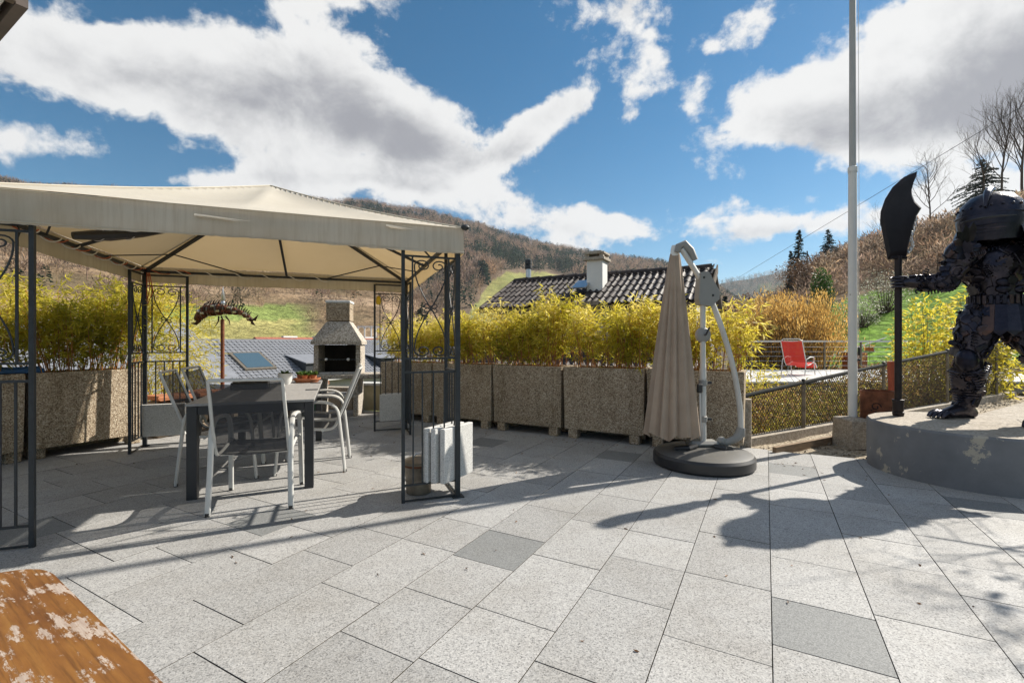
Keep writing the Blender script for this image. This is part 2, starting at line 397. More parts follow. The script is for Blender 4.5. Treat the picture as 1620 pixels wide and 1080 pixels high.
def canopy_mat(name, streaks):
    m, nt, b = new_mat(name)
    n = _noise(nt, 2.2, 6, .65)
    c = _ramp(nt, n.outputs['Fac'], [(.3, (.74, .69, .59)), (.6, (.80, .75, .65))]).outputs[0]
    if streaks:
        s = _noise(nt, 24, 6, .72, stretch=(1, 1, .06)); s2 = _noise(nt, 1.3, 4, .6)
        f = _ramp(nt, s.outputs['Fac'], [(.46, (0, 0, 0)), (.76, (.65, .65, .65))]).outputs[0]
        c = _mix(nt, f, c, (.47, .40, .30)); 
        f2 = _ramp(nt, s2.outputs['Fac'], [(.45, (0, 0, 0)), (.7, (.55, .55, .55))]).outputs[0]
        c = _mix(nt, f2, c, (.53, .45, .34))
    nt.links.new(c, b.inputs['Base Color']); b.inputs['Roughness'].default_value = .85; b.inputs['Specular IOR Level'].default_value = .15
    _bump(nt, b, _noise(nt, 300, 2).outputs['Fac'], .15, .002)
    tr = nt.nodes.new('ShaderNodeBsdfTranslucent'); tr.inputs[0].default_value = (.42, .29, .13, 1)
    mx = nt.nodes.new('ShaderNodeMixShader'); mx.inputs[0].default_value = .36
    nt.links.new(b.outputs[0], mx.inputs[1]); nt.links.new(tr.outputs[0], mx.inputs[2])
    nt.links.new(mx.outputs[0], nt.nodes['Material Output'].inputs[0]); return m
M['canopy'] = canopy_mat('canopy_canvas', False); M['valance'] = canopy_mat('valance_canvas', True)
def worn_wood():
    m, nt, b = new_mat('worn_varnished_wood')
    wo = _noise(nt, 8, 8, .65, stretch=(.45, 3.5, 1)); base = _ramp(nt, wo.outputs['Fac'], [(.25, (.085, .030, .008)), (.5, (.20, .082, .016)), (.8, (.29, .145, .034))]).outputs[0]
    bare = _ramp(nt, _noise(nt, 60, 5, .65, stretch=(.2, 3, 1)).outputs['Fac'], [(.3, (.30, .22, .17)), (.7, (.48, .40, .33))]).outputs[0]
    p = _noise(nt, 11, 14, .84, stretch=(.7, 1.3, 1), dist=.15); p2 = _noise(nt, 26, 8, .7, stretch=(.25, 2.2, 1))
    mm = nt.nodes.new('ShaderNodeMath'); mm.operation = 'MULTIPLY_ADD'; nt.links.new(p2.outputs['Fac'], mm.inputs[0]); mm.inputs[1].default_value = .62; nt.links.new(p.outputs['Fac'], mm.inputs[2])
    f = _ramp(nt, mm.outputs[0], [(.878, (0, 0, 0)), (.888, (1, 1, 1))]).outputs[0]
    gr = _ramp(nt, _noise(nt, 38, 6, .7, stretch=(.12, 3.2, 1)).outputs['Fac'], [(.34, (.45, .4, .35)), (.5, (1, 1, 1))]).outputs[0]
    blot = _ramp(nt, _noise(nt, 3.5, 6, .65, stretch=(.8, 1.4, 1)).outputs['Fac'], [(.35, (.62, .5, .42)), (.62, (1.1, 1.1, 1.05))]).outputs[0]
    base = _mix(nt, 1.0, _mix(nt, .8, base, gr, 'MULTIPLY'), blot, 'MULTIPLY'); bare = _mix(nt, .6, bare, gr, 'MULTIPLY')
    nt.links.new(_mix(nt, f, base, bare), b.inputs['Base Color'])
    rr = _ramp(nt, f, [(0, (.45,) * 3), (1, (.85,) * 3)]); nt.links.new(rr.outputs[0], b.inputs['Roughness'])
    _bump(nt, b, _mix(nt, .5, f, wo.outputs['Fac']), .35, .003); return m
M['worn_wood'] = worn_wood()
def plinth_mat():
    m, nt, b = new_mat('flaking_grey_paint')
    n = _noise(nt, 3.1, 12, .72, stretch=(1, 1, .8)); f = _ramp(nt, n.outputs['Fac'], [(.60, (0, 0, 0)), (.615, (1, 1, 1))]).outputs[0]
    base = _ramp(nt, _noise(nt, 4, 5).outputs['Fac'], [(.3, (.15, .155, .165)), (.7, (.21, .215, .225))]).outputs[0]
    nt.links.new(_mix(nt, f, base, (.42, .38, .31)), b.inputs['Base Color']); b.inputs['Roughness'].default_value = .85
    _bump(nt, b, f, .3, .004); return m
M['plinth'] = plinth_mat()
def statue_mat():
    m, nt, b = new_mat('blackened_scrap_metal')
    n = _noise(nt, 9, 6, .6); c = _ramp(nt, n.outputs['Fac'], [(.3, (.018, .019, .026)), (.6, (.036, .035, .042)), (.8, (.07, .045, .036))]).outputs[0]
    oi = nt.nodes.new('ShaderNodeObjectInfo'); t = _ramp(nt, oi.outputs['Random'], [(0, (.8, .8, 1.0)), (.5, (1.2, 1.2, 1.35)), (.85, (1.9, 1.8, 1.9)), (1, (3.0, 1.9, 1.3))])
    nt.links.new(_mix(nt, 1.0, c, t.outputs[0], 'MULTIPLY'), b.inputs['Base Color'])
    b.inputs['Metallic'].default_value = .85; b.inputs['Roughness'].default_value = .33
    _bump(nt, b, _noise(nt, 28, 4).outputs['Fac'], .5, .01); return m
M['statue'] = statue_mat()
M['blade'] = simple('dark_blade', (.03, .024, .026), .5, .6, var=.3, scale=5, bump=.15, bscale=20)
def land_mat():
    m, nt, b = new_mat('land'); at = nt.nodes.new('ShaderNodeAttribute'); at.attribute_name = 'tint'
    geo = nt.nodes.new('ShaderNodeNewGeometry'); o = at.outputs['Color']
    for sc, lo, hi in ((.12, .75, 1.25), (1.1, .6, 1.4), (7, .65, 1.35)):
        n = nt.nodes.new('ShaderNodeTexNoise'); n.inputs['Scale'].default_value = sc; n.inputs['Detail'].default_value = 6
        nt.links.new(geo.outputs['Position'], n.inputs['Vector'])
        o = _mix(nt, 1.0, o, _ramp(nt, n.outputs['Fac'], [(.3, (lo,) * 3), (.7, (hi,) * 3)]).outputs[0], 'MULTIPLY')
    nt.links.new(o, b.inputs['Base Color']); b.inputs['Roughness'].default_value = .95; b.inputs['Specular IOR Level'].default_value = .1
    n = nt.nodes.new('ShaderNodeTexNoise'); n.inputs['Scale'].default_value = 2.2; n.inputs['Detail'].default_value = 6; nt.links.new(geo.outputs['Position'], n.inputs['Vector'])
    _bump(nt, b, n.outputs['Fac'], .9, .35); return m
M['land'] = land_mat()
def tint_mat(name, rough=.9):
    m, nt, b = new_mat(name); at = nt.nodes.new('ShaderNodeAttribute'); at.attribute_name = 'tint'
    tr = nt.nodes.new('ShaderNodeBsdfTranslucent'); mx = nt.nodes.new('ShaderNodeMixShader'); mx.inputs[0].default_value = .5
    nt.links.new(at.outputs['Color'], tr.inputs[0]); nt.links.new(b.outputs[0], mx.inputs[1]); nt.links.new(tr.outputs[0], mx.inputs[2]); nt.links.new(mx.outputs[0], nt.nodes['Material Output'].inputs[0])
    nt.links.new(at.outputs['Color'], b.inputs['Base Color']); b.inputs['Roughness'].default_value = rough; b.inputs['Specular IOR Level'].default_value = .1
    return m
M['forest'] = tint_mat('forest_twigs_and_needles')
M['bamboo_leaf'] = leaf_mat('bamboo_leaf', [(0, (.19, .21, .025)), (.35, (.48, .44, .035)), (.75, (.76, .64, .07)), (1, (.82, .70, .22))], .6)
M['hazel'] = leaf_mat('dry_catkins', [(0, (.36, .19, .05)), (.6, (.66, .41, .11)), (1, (.75, .54, .20))], .5)
M['creeper'] = leaf_mat('creeper_leaf', [(0, (.20, .11, .05)), (.4, (.38, .25, .09)), (.7, (.33, .31, .05)), (1, (.58, .50, .08))], .5)
M['green_leaf'] = leaf_mat('green_leaf', [(0, (.03, .08, .015)), (.6, (.08, .17, .03)), (1, (.18, .27, .06))], .3)
M['brown_leaf'] = leaf_mat('brown_leaf', [(0, (.10, .055, .03)), (1, (.26, .15, .08))], .25)
M['needle'] = leaf_mat('dark_needles', [(0, (.008, .018, .012)), (.6, (.02, .042, .022)), (1, (.045, .075, .035))], .1)
M['blossom'] = leaf_mat('pale_blossom', [(0, (.2, .2, .1)), (.5, (.5, .48, .38)), (1, (.7, .68, .62))], .3)
# ------------------------------------------------------------------ terrain: one sheet to the horizon
def prof(px, xs, ys): return np.interp(px, xs, ys)
def smooth_noise(seed, x, y):
    """cheap value noise on numpy arrays"""
    xi = np.floor(x).astype(np.int64); yi = np.floor(y).astype(np.int64); fx = x - xi; fy = y - yi
    fx = fx * fx * (3 - 2 * fx); fy = fy * fy * (3 - 2 * fy)
    def h(a, b):
        n = (a * 374761393 + b * 668265263 + seed * 974711) & 0x7fffffff
        n = ((n ^ (n >> 13)) * 1274126177) & 0x7fffffff
        return (n ^ (n >> 16)) / 0x7fffffff % 1.0
    return (h(xi, yi) * (1 - fx) + h(xi + 1, yi) * fx) * (1 - fy) + (h(xi, yi + 1) * (1 - fx) + h(xi + 1, yi + 1) * fx) * fy
def fbm(seed, x, y, o=4):
    s = 0; a = .5
    for k in range(o): s = s + a * (smooth_noise(seed + k, x * 2 ** k, y * 2 ** k) - .5); a *= .5
    return s
def land_z(x, y):
    x = np.asarray(x, float); y = np.asarray(y, float)
    r = np.hypot(x, y); th = np.arctan2(x, y); thc = np.clip(th, -1.25, 1.25)
    px = 810 + FPX * np.tan(thc); cs = np.cos(thc)
    def hill(xs, ys, R0, r0, z0, flat):
        yy = prof(px, xs, ys); Yd = R0 * cs; zt = CAMZ + (540 - yy) / FPX * Yd
        t = np.clip((r - r0) / (R0 - r0), 0, 1); t = t ** .92
        z = z0 + (zt - z0) * t
        return np.where(r > R0, zt - (r - R0) * flat, np.where(r < r0, -50, z))
    main = hill([-2600, -300, 0, 300, 540, 600, 650, 700, 740, 850, 950, 1050, 1150, 1250, 3500], [380, 300, 300, 315, 326, 330, 336, 345, 358, 389, 410, 424, 470, 545, 600], 850, 230, -8, .05)
    left = hill([-2600, -300, 0, 240, 450, 600, 680, 740, 800, 900, 3500], [430, 380, 370, 395, 425, 445, 480, 522, 552, 600, 600], 165, 52, -2.6, .1)
    far = hill([-2600, 900, 1080, 1135, 1180, 1250, 1330, 1420, 3500], [520, 520, 462, 451, 442, 427, 402, 400, 500], 1700, 900, -8, .1)
    right = hill([-2600, 1130, 1200, 1250, 1300, 1350, 1400, 1450, 1500, 1560, 1620, 1700, 2000, 3500], [640, 600, 500, 470, 425, 402, 390, 376, 345, 318, 300, 285, 260, 330], 95, 21, -.7, .02)
    base = np.interp(r, [0, 50, 200, 12000], [-2.3, -2.3, -8, -8])
    nearr = np.clip((px - 1080) / 120, 0, 1) * np.clip((24 - r) / 6, 0, 1)
    base = base * (1 - nearr) + (-.75) * nearr
    z = np.maximum(np.maximum(np.maximum(base, main), np.maximum(left, far)), right)
    amp = np.interp(r, [0, 22, 60, 200, 900, 3000], [0, 0, .9, 5, 16, 20])
    z = z + amp * fbm(3, x / (8 + .05 * r), y / (8 + .05 * r), 4) * np.where(z > base + .2, 1, .15)
    return z
def land():
    th = np.concatenate([np.linspace(-math.pi, -1.0, 40, endpoint=False), np.linspace(-1.0, 1.0, 420), np.linspace(1.0, math.pi, 40)[1:]])
    rr = np.concatenate([[0.0], np.geomspace(2.5, 2600, 230), [3000, 3400]])
    T, Q = np.meshgrid(th, rr); X = Q * np.sin(T); Y = Q * np.cos(T); Z = land_z(X, Y)
    n, m = T.shape; V = np.stack([X, Y, Z], -1).reshape(-1, 3)
    i = np.arange(n - 1)[:, None] * m + np.arange(m - 1)[None]; F = np.stack([i, i + 1, i + m + 1, i + m], -1).reshape(-1, 4)
    # land cover: what grows where
    thc = np.clip(T, -1.3, 1.3); px = 810 + FPX * np.tan(thc); py = 540 - FPX * (Z - CAMZ) / np.maximum(Q * np.cos(thc), .1)
    c = np.empty(T.shape + (3,)); c[:] = (.22, .155, .095)
    nz = fbm(9, X / 14, Y / 14, 4); nz2 = fbm(17, X / 4, Y / 4, 3)
    def mixc(mask, colr):
        mk = np.clip(mask, 0, 1)[..., None]; c[:] = c * (1 - mk) + np.array(colr) * mk
    mixc((Q > 200) * 1.0, (.17, .125, .085)); mixc((Q > 880) * 1.0, (.06, .07, .05))
    mixc((Q < 60) * (px < 1150) * 1.0, (.10, .105, .05))
    # pale bluffs and dark scrub on the near left hill
    lefth = (Q > 55) & (Q < 170) & (px < 740)
    mixc(lefth * np.clip(nz * 5, 0, 1), (.33, .24, .16)); mixc(lefth * np.clip(-nz * 6 - .3, 0, 1) * .8, (.12, .095, .055))
    mixc(lefth * (py > 482 + 6 * nz2) * (px > 200) * np.clip((520 - px + 120 * nz) / 60, 0, 1), (.19, .235, .07))
    mixc(lefth * (py > 505 + 14 * nz2) * np.clip((px - 200 + 160 * nz) / 50, 0, 1) * np.clip((500 - px + 220 * nz + 90 * nz2) / 50, 0, 1), (.32, .29, .11))
    # meadow on the far hill
    lower = np.interp(px, [740, 775, 800, 850, 900, 960], [500, 448, 431, 430, 437, 470])
    mixc((Q > 230) & (Q < 600) & (px > 735) & (px < 960) & (py > lower + 6 * nz2), (.27, .26, .095))
    mixc(((Q > 230) & (Q < 600) & (px > 735) & (px < 960) & (py > lower + 6 * nz2)) * np.clip(nz * 4, 0, .6), (.20, .23, .07))
    mixc((Q > 1000) & (px > 1200) & (px < 1290) & (py > 448) & (py < 462), (.14, .17, .06))
    # bright grass bank on the right, brown scrub above it
    gr = np.interp(px, [1270, 1320, 1380, 1440, 1500, 1620], [500, 480, 462, 458, 450, 440])
    mixc((px > 1250) & (Q > 17) & (Q < 90) & (py > gr + 10 * nz2), (.15, .27, .03))
    mixc(((px > 1250) & (Q > 17) & (Q < 90) & (py > gr + 10 * nz2)) * np.clip(-nz2 * 5 - .2, 0, .7), (.09, .11, .03))
    mixc((px > 1290) & (Q > 60) & (py < 408) & (Q < 150), (.22, .19, .07))
    mixc((Q < 24) & (px > 1100) * True, (.09, .08, .045))
    me = np_mesh('hillside', V, F, M['land'], True, c.reshape(-1, 3)); o = put('hillside', me); tag(o, kind='structure')
land()

# ------------------------------------------------------------------ foliage builders
def unit(v): return v / np.maximum(np.linalg.norm(v, axis=1, keepdims=True), 1e-9)
def leaf_quads(C, D, Ln, W, tint, fold=.25):
    """diamond leaves, base at C, pointing along D: 4 vertices, two triangles folded on the midrib"""
    n = len(C); D = unit(D); rnd = nr.normal(size=(n, 3)); S = unit(np.cross(D, rnd)); Nn = np.cross(S, D)
    Ln = np.broadcast_to(np.asarray(Ln, float), (n,))[:, None]; W = np.broadcast_to(np.asarray(W, float), (n,))[:, None]
    mid = C + D * Ln * .42 + Nn * W * fold
    V = np.stack([C, mid + S * W / 2, C + D * Ln - Nn * Ln * .08, mid - S * W / 2], 1).reshape(-1, 3)
    i = np.arange(n)[:, None] * 4; F = np.concatenate([i + np.array([[0, 1, 2]]), i + np.array([[0, 2, 3]])])
    return V, F, np.repeat(tint, 4)
def leaves(name, C, D, Ln, W, tint, m, parent=None, **k):
    V, F, t = leaf_quads(np.asarray(C), np.asarray(D), Ln, W, np.asarray(tint), **k)
    return put(name, np_mesh(name, V, F, m, False, t[:, None].repeat(3, 1)), parent)
def sticks(P0, P1, r0, r1, n=3):
    """many thin tapered sticks as one array"""
    P0 = np.asarray(P0); P1 = np.asarray(P1); k = len(P0); D = unit(P1 - P0)
    ref = np.where(np.abs(D[:, 2:3]) < .9, np.array([[0, 0, 1.]]), np.array([[1., 0, 0]])); X = unit(np.cross(D, ref)); Y = np.cross(D, X)
    r0 = np.broadcast_to(np.asarray(r0, float), (k,))[:, None]; r1 = np.broadcast_to(np.asarray(r1, float), (k,))[:, None]
    ring = []
    for Pp, r in ((P0, r0), (P1, r1)):
        for a in range(n):
            an = 2 * math.pi * a / n; ring.append(Pp + (X * math.cos(an) + Y * math.sin(an)) * r)
    V = np.stack(ring, 1).reshape(-1, 3); i = np.arange(k)[:, None] * 2 * n
    F = np.concatenate([i + np.array([[a, (a + 1) % n, n + (a + 1) % n, n + a]]) for a in range(n)]); return V, F

def grow(h, seed, levels=4, spread=.55, n0=7, lean=.0, first=.3, up=.35, thin=1.0):
    """a bare broadleaf skeleton: list of (p0, p1, r0, r1, level)"""
    g = random.Random(seed); segs = []
    def branch(p, d, L, r, lv):
        k = 5 if lv == 0 else 4; q = p; r_in = r; pts = [p]
        for i in range(k):
            wob = .10 if lv == 0 else .22
            d = (d + Vector((g.uniform(-1, 1), g.uniform(-1, 1), g.uniform(-.6, 1) + up * .3)) * wob).normalized()
            q2 = q + d * (L / k); r2 = r_in + (r * .35 - r_in) * (1 / (k - i)) * .75
            segs.append((q, q2, r_in, r2, lv)); q = q2; r_in = r2; pts.append(q)
        if lv < levels:
            cnt = n0 if lv == 0 else (5 if lv == 1 else 4)
            for j in range(cnt):
                t = first + (1 - first) * (j + g.random()) / cnt if lv == 0 else .25 + .75 * (j + g.random()) / cnt
                f = min(t * k, k - 1e-4); i = int(f); bp = pts[i].lerp(pts[i + 1], f - i)
                dd = (pts[i + 1] - pts[i]).normalized(); an = g.uniform(0, 2 * math.pi)
                o1 = dd.orthogonal().normalized(); o2 = dd.cross(o1); side = o1 * math.cos(an) + o2 * math.sin(an)
                nd = (dd * (1 - spread) + side * spread * g.uniform(.8, 1.3) + Vector((0, 0, up * .5))).normalized()
                branch(bp, nd, L * g.uniform(.42, .62) * (1.15 - .55 * t if lv == 0 else 1), max(r * (.42 if lv == 0 else .5) * (1.1 - .4 * t), .003 * thin), lv + 1)
    branch(Vector((0, 0, 0)), Vector((lean, 0, 1)).normalized(), h * .85, h * .014 * thin, 0)
    return segs
def bare_tree(name, label, loc, h, seed, m, group=None, cat='tree', **k):
    t = thing(name, label, cat, loc, rng.uniform(0, 6), group)
    sg = grow(h, seed, **k)
    for part, test in (('trunk', lambda l: l <= 1), ('crown', lambda l: l > 1)):
        s = [q for q in sg if test(q[4])]
        if not s: continue
        V, F = sticks([tuple(q[0]) for q in s], [tuple(q[1]) for q in s], [q[2] for q in s], [q[3] for q in s], 6 if part == 'trunk' else 3)
        put(part, np_mesh(part, V, F, m, part == 'trunk'), t)
    return t
def conifer(label, loc, h, w, seed, group=None, name='conifer_tree'):
    t = thing(name, label, 'tree', loc, 0, group); g = np.random.default_rng(seed)
    MB().tube([(0, 0, 0), (0, 0, h * .5), (0, 0, h * .98)], [h * .018, h * .011, .01], 8).build('trunk', M['bark'], t, True)
    C, D, Ls, W, T = [], [], [], [], []
    nb = int(26 * h)
    for i in range(nb):
        f = (i + g.random()) / nb; z = h * (.06 + .94 * f); rad = w * (1 - f) ** .85 * g.uniform(.55, 1.08) + .05 * h * .1
        an = g.uniform(0, 6.283); dx, dy = math.cos(an), math.sin(an); dr = -.15 - .25 * (1 - f)
        k = max(3, int(rad * 9))
        for s in range(k):
            u = (s + .5) / k; p = (dx * rad * u, dy * rad * u, z + dr * rad * u * u + .1 * rad * u)
            for q in range(4):
                C.append(p); D.append((dx * .6 + g.normal() * .5, dy * .6 + g.normal() * .5, -.25 + g.normal() * .2)); Ls.append(g.uniform(.16, .34) * (.6 + .1 * h / 3)); W.append(g.uniform(.07, .14)); T.append(g.uniform(.1, 1) ** 1.3)
    leaves('crown', C, D, np.array(Ls), np.array(W), T, M['needle'], t); return t
def shrub(name, label, loc, size, n, m, leaf=(.09, .05), seed=1, group=None, cat='shrub', stems=24, stemm='bark', droop=0.0, tl=(0, 1)):
    t = thing(name, label, cat, loc, 0, group); g = np.random.default_rng(seed); sx, sy, sz = size
    d = unit(g.normal(size=(n, 3))); rad = g.random(n) ** .45; C = d * rad[:, None] * np.array([[sx, sy, sz]]) * .5
    C *= (1 + .35 * fbm(seed, C[:, 0] * 4 / sx + 9, C[:, 1] * 4 / sy + C[:, 2] * 3 / sz, 3))[:, None] * 1.05
    C[:, 2] += sz * .52; C[:, 2] = np.maximum(C[:, 2], .03)
    D = unit(d + g.normal(size=(n, 3)) * .8); D[:, 2] -= droop
    leaves('foliage', C, D, g.uniform(.7, 1.3, n) * leaf[0], g.uniform(.7, 1.2, n) * leaf[1], np.clip(g.uniform(tl[0], tl[1], n), 0, 1), m, t)
    if stems:
        p1 = C[g.integers(0, n, stems)]; p0 = p1 * np.array([[.18, .18, 0]]); V, F = sticks(p0, p1, .012, .004, 4)
        put('stems', np_mesh('stems', V, F, M[stemm]), t)
    return t

# ------------------------------------------------------------------ woods that read as one mass
def forest():
    g = np.random.default_rng(5)
    def proto(kind, seed, tris):
        q = np.random.default_rng(seed)
        if kind == 'c':
            n = tris; f = q.random(n) ** .8; an = q.uniform(0, 6.283, n); rad = .19 * (1 - f) ** .8 + .008
            C = np.stack([np.cos(an) * rad * q.uniform(.4, 1, n), np.sin(an) * rad * q.uniform(.4, 1, n), .06 + .93 * f], 1)
            D = np.stack([np.cos(an), np.sin(an), -.5 + 0 * an], 1); V, F, t = leaf_quads(C, D, .085 + .05 * (1 - f), .06 + .05 * (1 - f), q.uniform(.5, 1.25, n)); 
            cb = np.array([[.035, .058, .036]]) 
        else:
            n = tris; d = unit(q.normal(size=(n, 3))); rad = q.random(n) ** .4; C = d * rad[:, None] * np.array([[.27, .27, .34]]); C[:, 2] += .6
            D = unit(d * .5 + q.normal(size=(n, 3)) * .4 + np.array([[0, 0, .8]])); V, F, t = leaf_quads(C, D, q.uniform(.12, .24, n), q.uniform(.012, .035, n), q.uniform(.55, 1.35, n))
            cb = np.array([[.30, .225, .17]]) if seed % 3 else np.array([[.35, .25, .165]])
            tv, tf = sticks(np.array([[0, 0, 0.]]), np.array([[0, 0, .75]]), .014, .006, 3)
            F = np.concatenate([F, np.array([[a, b, c] for a, b, c, d_ in tf] + [[a, c, d_] for a, b, c, d_ in tf]) + len(V)]); V = np.concatenate([V, tv]); t = np.concatenate([t, np.full(len(tv), 1.1)])
        return V, F, t[:, None] * cb
    def plant(name, X, Y, H, kinds, tris, widen=1.0):
        protos = {k: [proto(k, s + 1, tris) for s in range(5)] for k in 'cd'}
        Z = land_z(X, Y); VV, FF, CC = [], [], []; o = 0
        for i in range(len(X)):
            V, F, c = protos[kinds[i]][g.integers(5)]; a = g.uniform(0, 6.283); ca, sa = math.cos(a), math.sin(a); h = H[i]; w = h * g.uniform(.85, 1.2) * widen
            W = np.stack([(V[:, 0] * ca - V[:, 1] * sa) * w, (V[:, 0] * sa + V[:, 1] * ca) * w, V[:, 2] * h], 1) + np.array([X[i], Y[i], Z[i] - .3])
            VV.append(W); FF.append(F + o); CC.append(c * g.uniform(.75, 1.25) * np.array([g.uniform(.92, 1.1), 1, g.uniform(.9, 1.1)])); o += len(V)
        o_ = put(name, np_mesh(name, np.concatenate(VV), np.concatenate(FF), M['forest'], False, np.concatenate(CC))); tag(o_, kind='stuff'); return o_
    def sample(n, px0, px1, r0, r1):
        p = g.uniform(px0, px1, n); th = np.arctan((p - 810) / FPX); r = np.sqrt(g.uniform(r0 ** 2, r1 ** 2, n)); return r * np.sin(th), r * np.cos(th), p, r
    X, Y, p, r = sample(17500, -350, 1180, 300, 868); Z = land_z(X, Y); py = 540 - FPX * (Z - CAMZ) / Y
    lower = np.interp(p, [700, 740, 775, 800, 850, 900, 960, 961], [600, 500, 446, 429, 428, 435, 470, 600])
    keep = (py < lower - 1) & (py < 500); X, Y, p, r, py = X[keep], Y[keep], p[keep], r[keep], py[keep]
    f = fbm(40, X / 60, Y / 60, 3); kinds = ['c' if (f[i] > -.015 or g.random() < .12) and not (r[i] > 800 and p[i] < 740) else 'd' for i in range(len(X))]
    plant('far_forest', X, Y, g.uniform(11, 17, len(X)), kinds, 42)
    # the front edge of the wood along the meadow, taller and denser
    X, Y, p, r = sample(420, 690, 960, 372, 440); Z = land_z(X, Y); py = 540 - FPX * (Z - CAMZ) / Y
    lower = np.interp(p, [690, 740, 775, 800, 850, 900, 960], [510, 490, 452, 431, 430, 437, 470]); keep = (py < lower) ; X, Y, p = X[keep], Y[keep], p[keep]
    f = fbm(44, X / 22, Y / 22, 3); plant('wood_edge', X, Y, g.uniform(13, 20, len(X)), ['c' if f[i] > -.03 else 'd' for i in range(len(X))], 110)
    X, Y, p, r = sample(2600, 1060, 1420, 1150, 1710); plant('ridge_forest', X, Y, g.uniform(13, 20, len(X)), ['c' if g.random() < .5 else 'd' for i in range(len(X))], 22)
    # thickets of bare scrub on the two near hillsides
    X, Y, p, r = sample(1500, 0, 790, 62, 185); Z = land_z(X, Y); py = 540 - FPX * (Z - CAMZ) / Y; f = fbm(60, X / 9, Y / 9, 3)
    keep = (py < 495 - 20 * (p > 430) + 40 * (p > 480)) & ((f > -.06)); X, Y = X[keep], Y[keep]
    plant('hillside_scrub', X, Y, g.uniform(1.2, 4.5, len(X)) ** 1.0, ['c' if g.random() < .04 else 'd' for i in range(len(X))], 60, 1.3)
    X, Y, p, r = sample(1150, 1210, 1800, 36, 110); Z = land_z(X, Y); py = 540 - FPX * (Z - CAMZ) / Y
    gr = np.interp(p, [1210, 1270, 1320, 1380, 1440, 1500, 1620], [520, 500, 476, 458, 454, 445, 430]); keep = (py < gr - 3) & (py > 412 - (p - 1300) * .25 + 0 * p) ; X, Y, r = X[keep], Y[keep], r[keep]
    plant('bank_scrub', X, Y, g.uniform(.9, 2.6, len(X)) * np.interp(r, [30, 100], [.8, 1.5]), ['d'] * len(X), 64, 1.7)
forest()

# ------------------------------------------------------------------ terrace floor
def terrace():
    mb = MB(); pts = [AB(-4, -7.1), AB(5.98, -7.1), AB(5.98, 5.5), AB(-4, 5.5)]
    mb.prism([p + Vector((0, 0, -2.4)) for p in pts], (0, 0, 2.389))
    fl = mb.build('terrace_floor', M['joint']); tag(fl, kind='structure')
    g = random.Random(21)
    dark = {0: [(2.147, 2.547), (4.95, 5.35)], -4: [(2.17, 2.57), (4.7, 5.1)], -8: [(4.6, 5.0), (1.8, 2.2)], -11: [(.9, 1.3)], 3: [(4.45, 4.85)]}
    shared = {}
    def dirty_sides(me):
        me.materials.append(M['joint'])
        for p in me.polygons:
            if abs(p.normal.z) < .3: p.material_index = 1
    def tile_mesh(l, m):
        key = (round(l, 3), m)
        if key not in shared:
            shared[key] = MB().box((0, 0, -.0125), (.4 - .004, l - .004, .025), bev=.0008).mesh('paving_tile', M[m]); dirty_sides(shared[key])
        return shared[key]
    count = 0; rest = MB(); cand = []
    for k in range(-18, 14):
        b0 = .022 + .4 * k; b1 = b0 + .4
        if b0 < -7.1: b0 = -7.1
        fixed = sorted(dark.get(k, [])); segs = []
        def fill(a, stop, sign):
            while (a - stop) * sign < 0:
                l = .6 if g.random() < .55 else .4; e = a + sign * l
                segs.append((min(a, e), max(a, e), 'granite')); a = e
        lo, hi = -3.6, 5.98
        if fixed:
            for f in fixed: segs.append((*f, 'granite_dark'))
            fill(fixed[0][0], lo, -1); fill(fixed[-1][1], hi, 1)
            for f, h in zip(fixed, fixed[1:]):
                gap = h[0] - f[1]; n = max(1, round(gap / .5))
                for i in range(n): segs.append((f[1] + gap * i / n, f[1] + gap * (i + 1) / n, 'granite'))
        else: fill(lo + g.choice((0, .2, .4)), hi, 1)
        for a0, a1, m in segs:
            a1 = min(a1, hi)
            if a1 - a0 < .05: continue
            c = AB((a0 + a1) / 2, (b0 + b1) / 2)
            if (c.xy - Vector((4.24, 4.3))).length < .45: continue
            vis = c.y > .35 and -160 < 810 + FPX * c.x / c.y < 1780 and 540 + FPX * 1.22 / c.y < 1330
            cand.append((c.length if vis else 1e3 + c.length, c, a1 - a0, b1 - b0, m, vis))
    cand.sort(key=lambda q: q[0])
    for d, c, l, w, m, vis in cand:
        tl = Matrix.Translation(c + Vector((0, 0, g.uniform(-.0007, .0005)))) @ Matrix.Rotation(ANG, 4, 'Z') @ Matrix.Rotation(g.gauss(0, .0009), 4, 'X') @ Matrix.Rotation(g.gauss(0, .0009), 4, 'Y')
        if vis and count < 296:
            o = put('paving_tile', tile_mesh(l, m) if abs(w - .4) < 1e-4 else MB().box((0, 0, -.0125), (w - .005, l - .005, .025), bev=.0022).mesh('paving_tile', M[m]), fl, matrix=tl); count += 1
        else: rest.box((c.x, c.y, -.0125), (w - .005, l - .005, .025), rz=ANG)
    o = rest.build('outer_paving', M['granite'], fl); tag(o, kind='stuff')
    print('tiles', count, len(cand))
terrace()

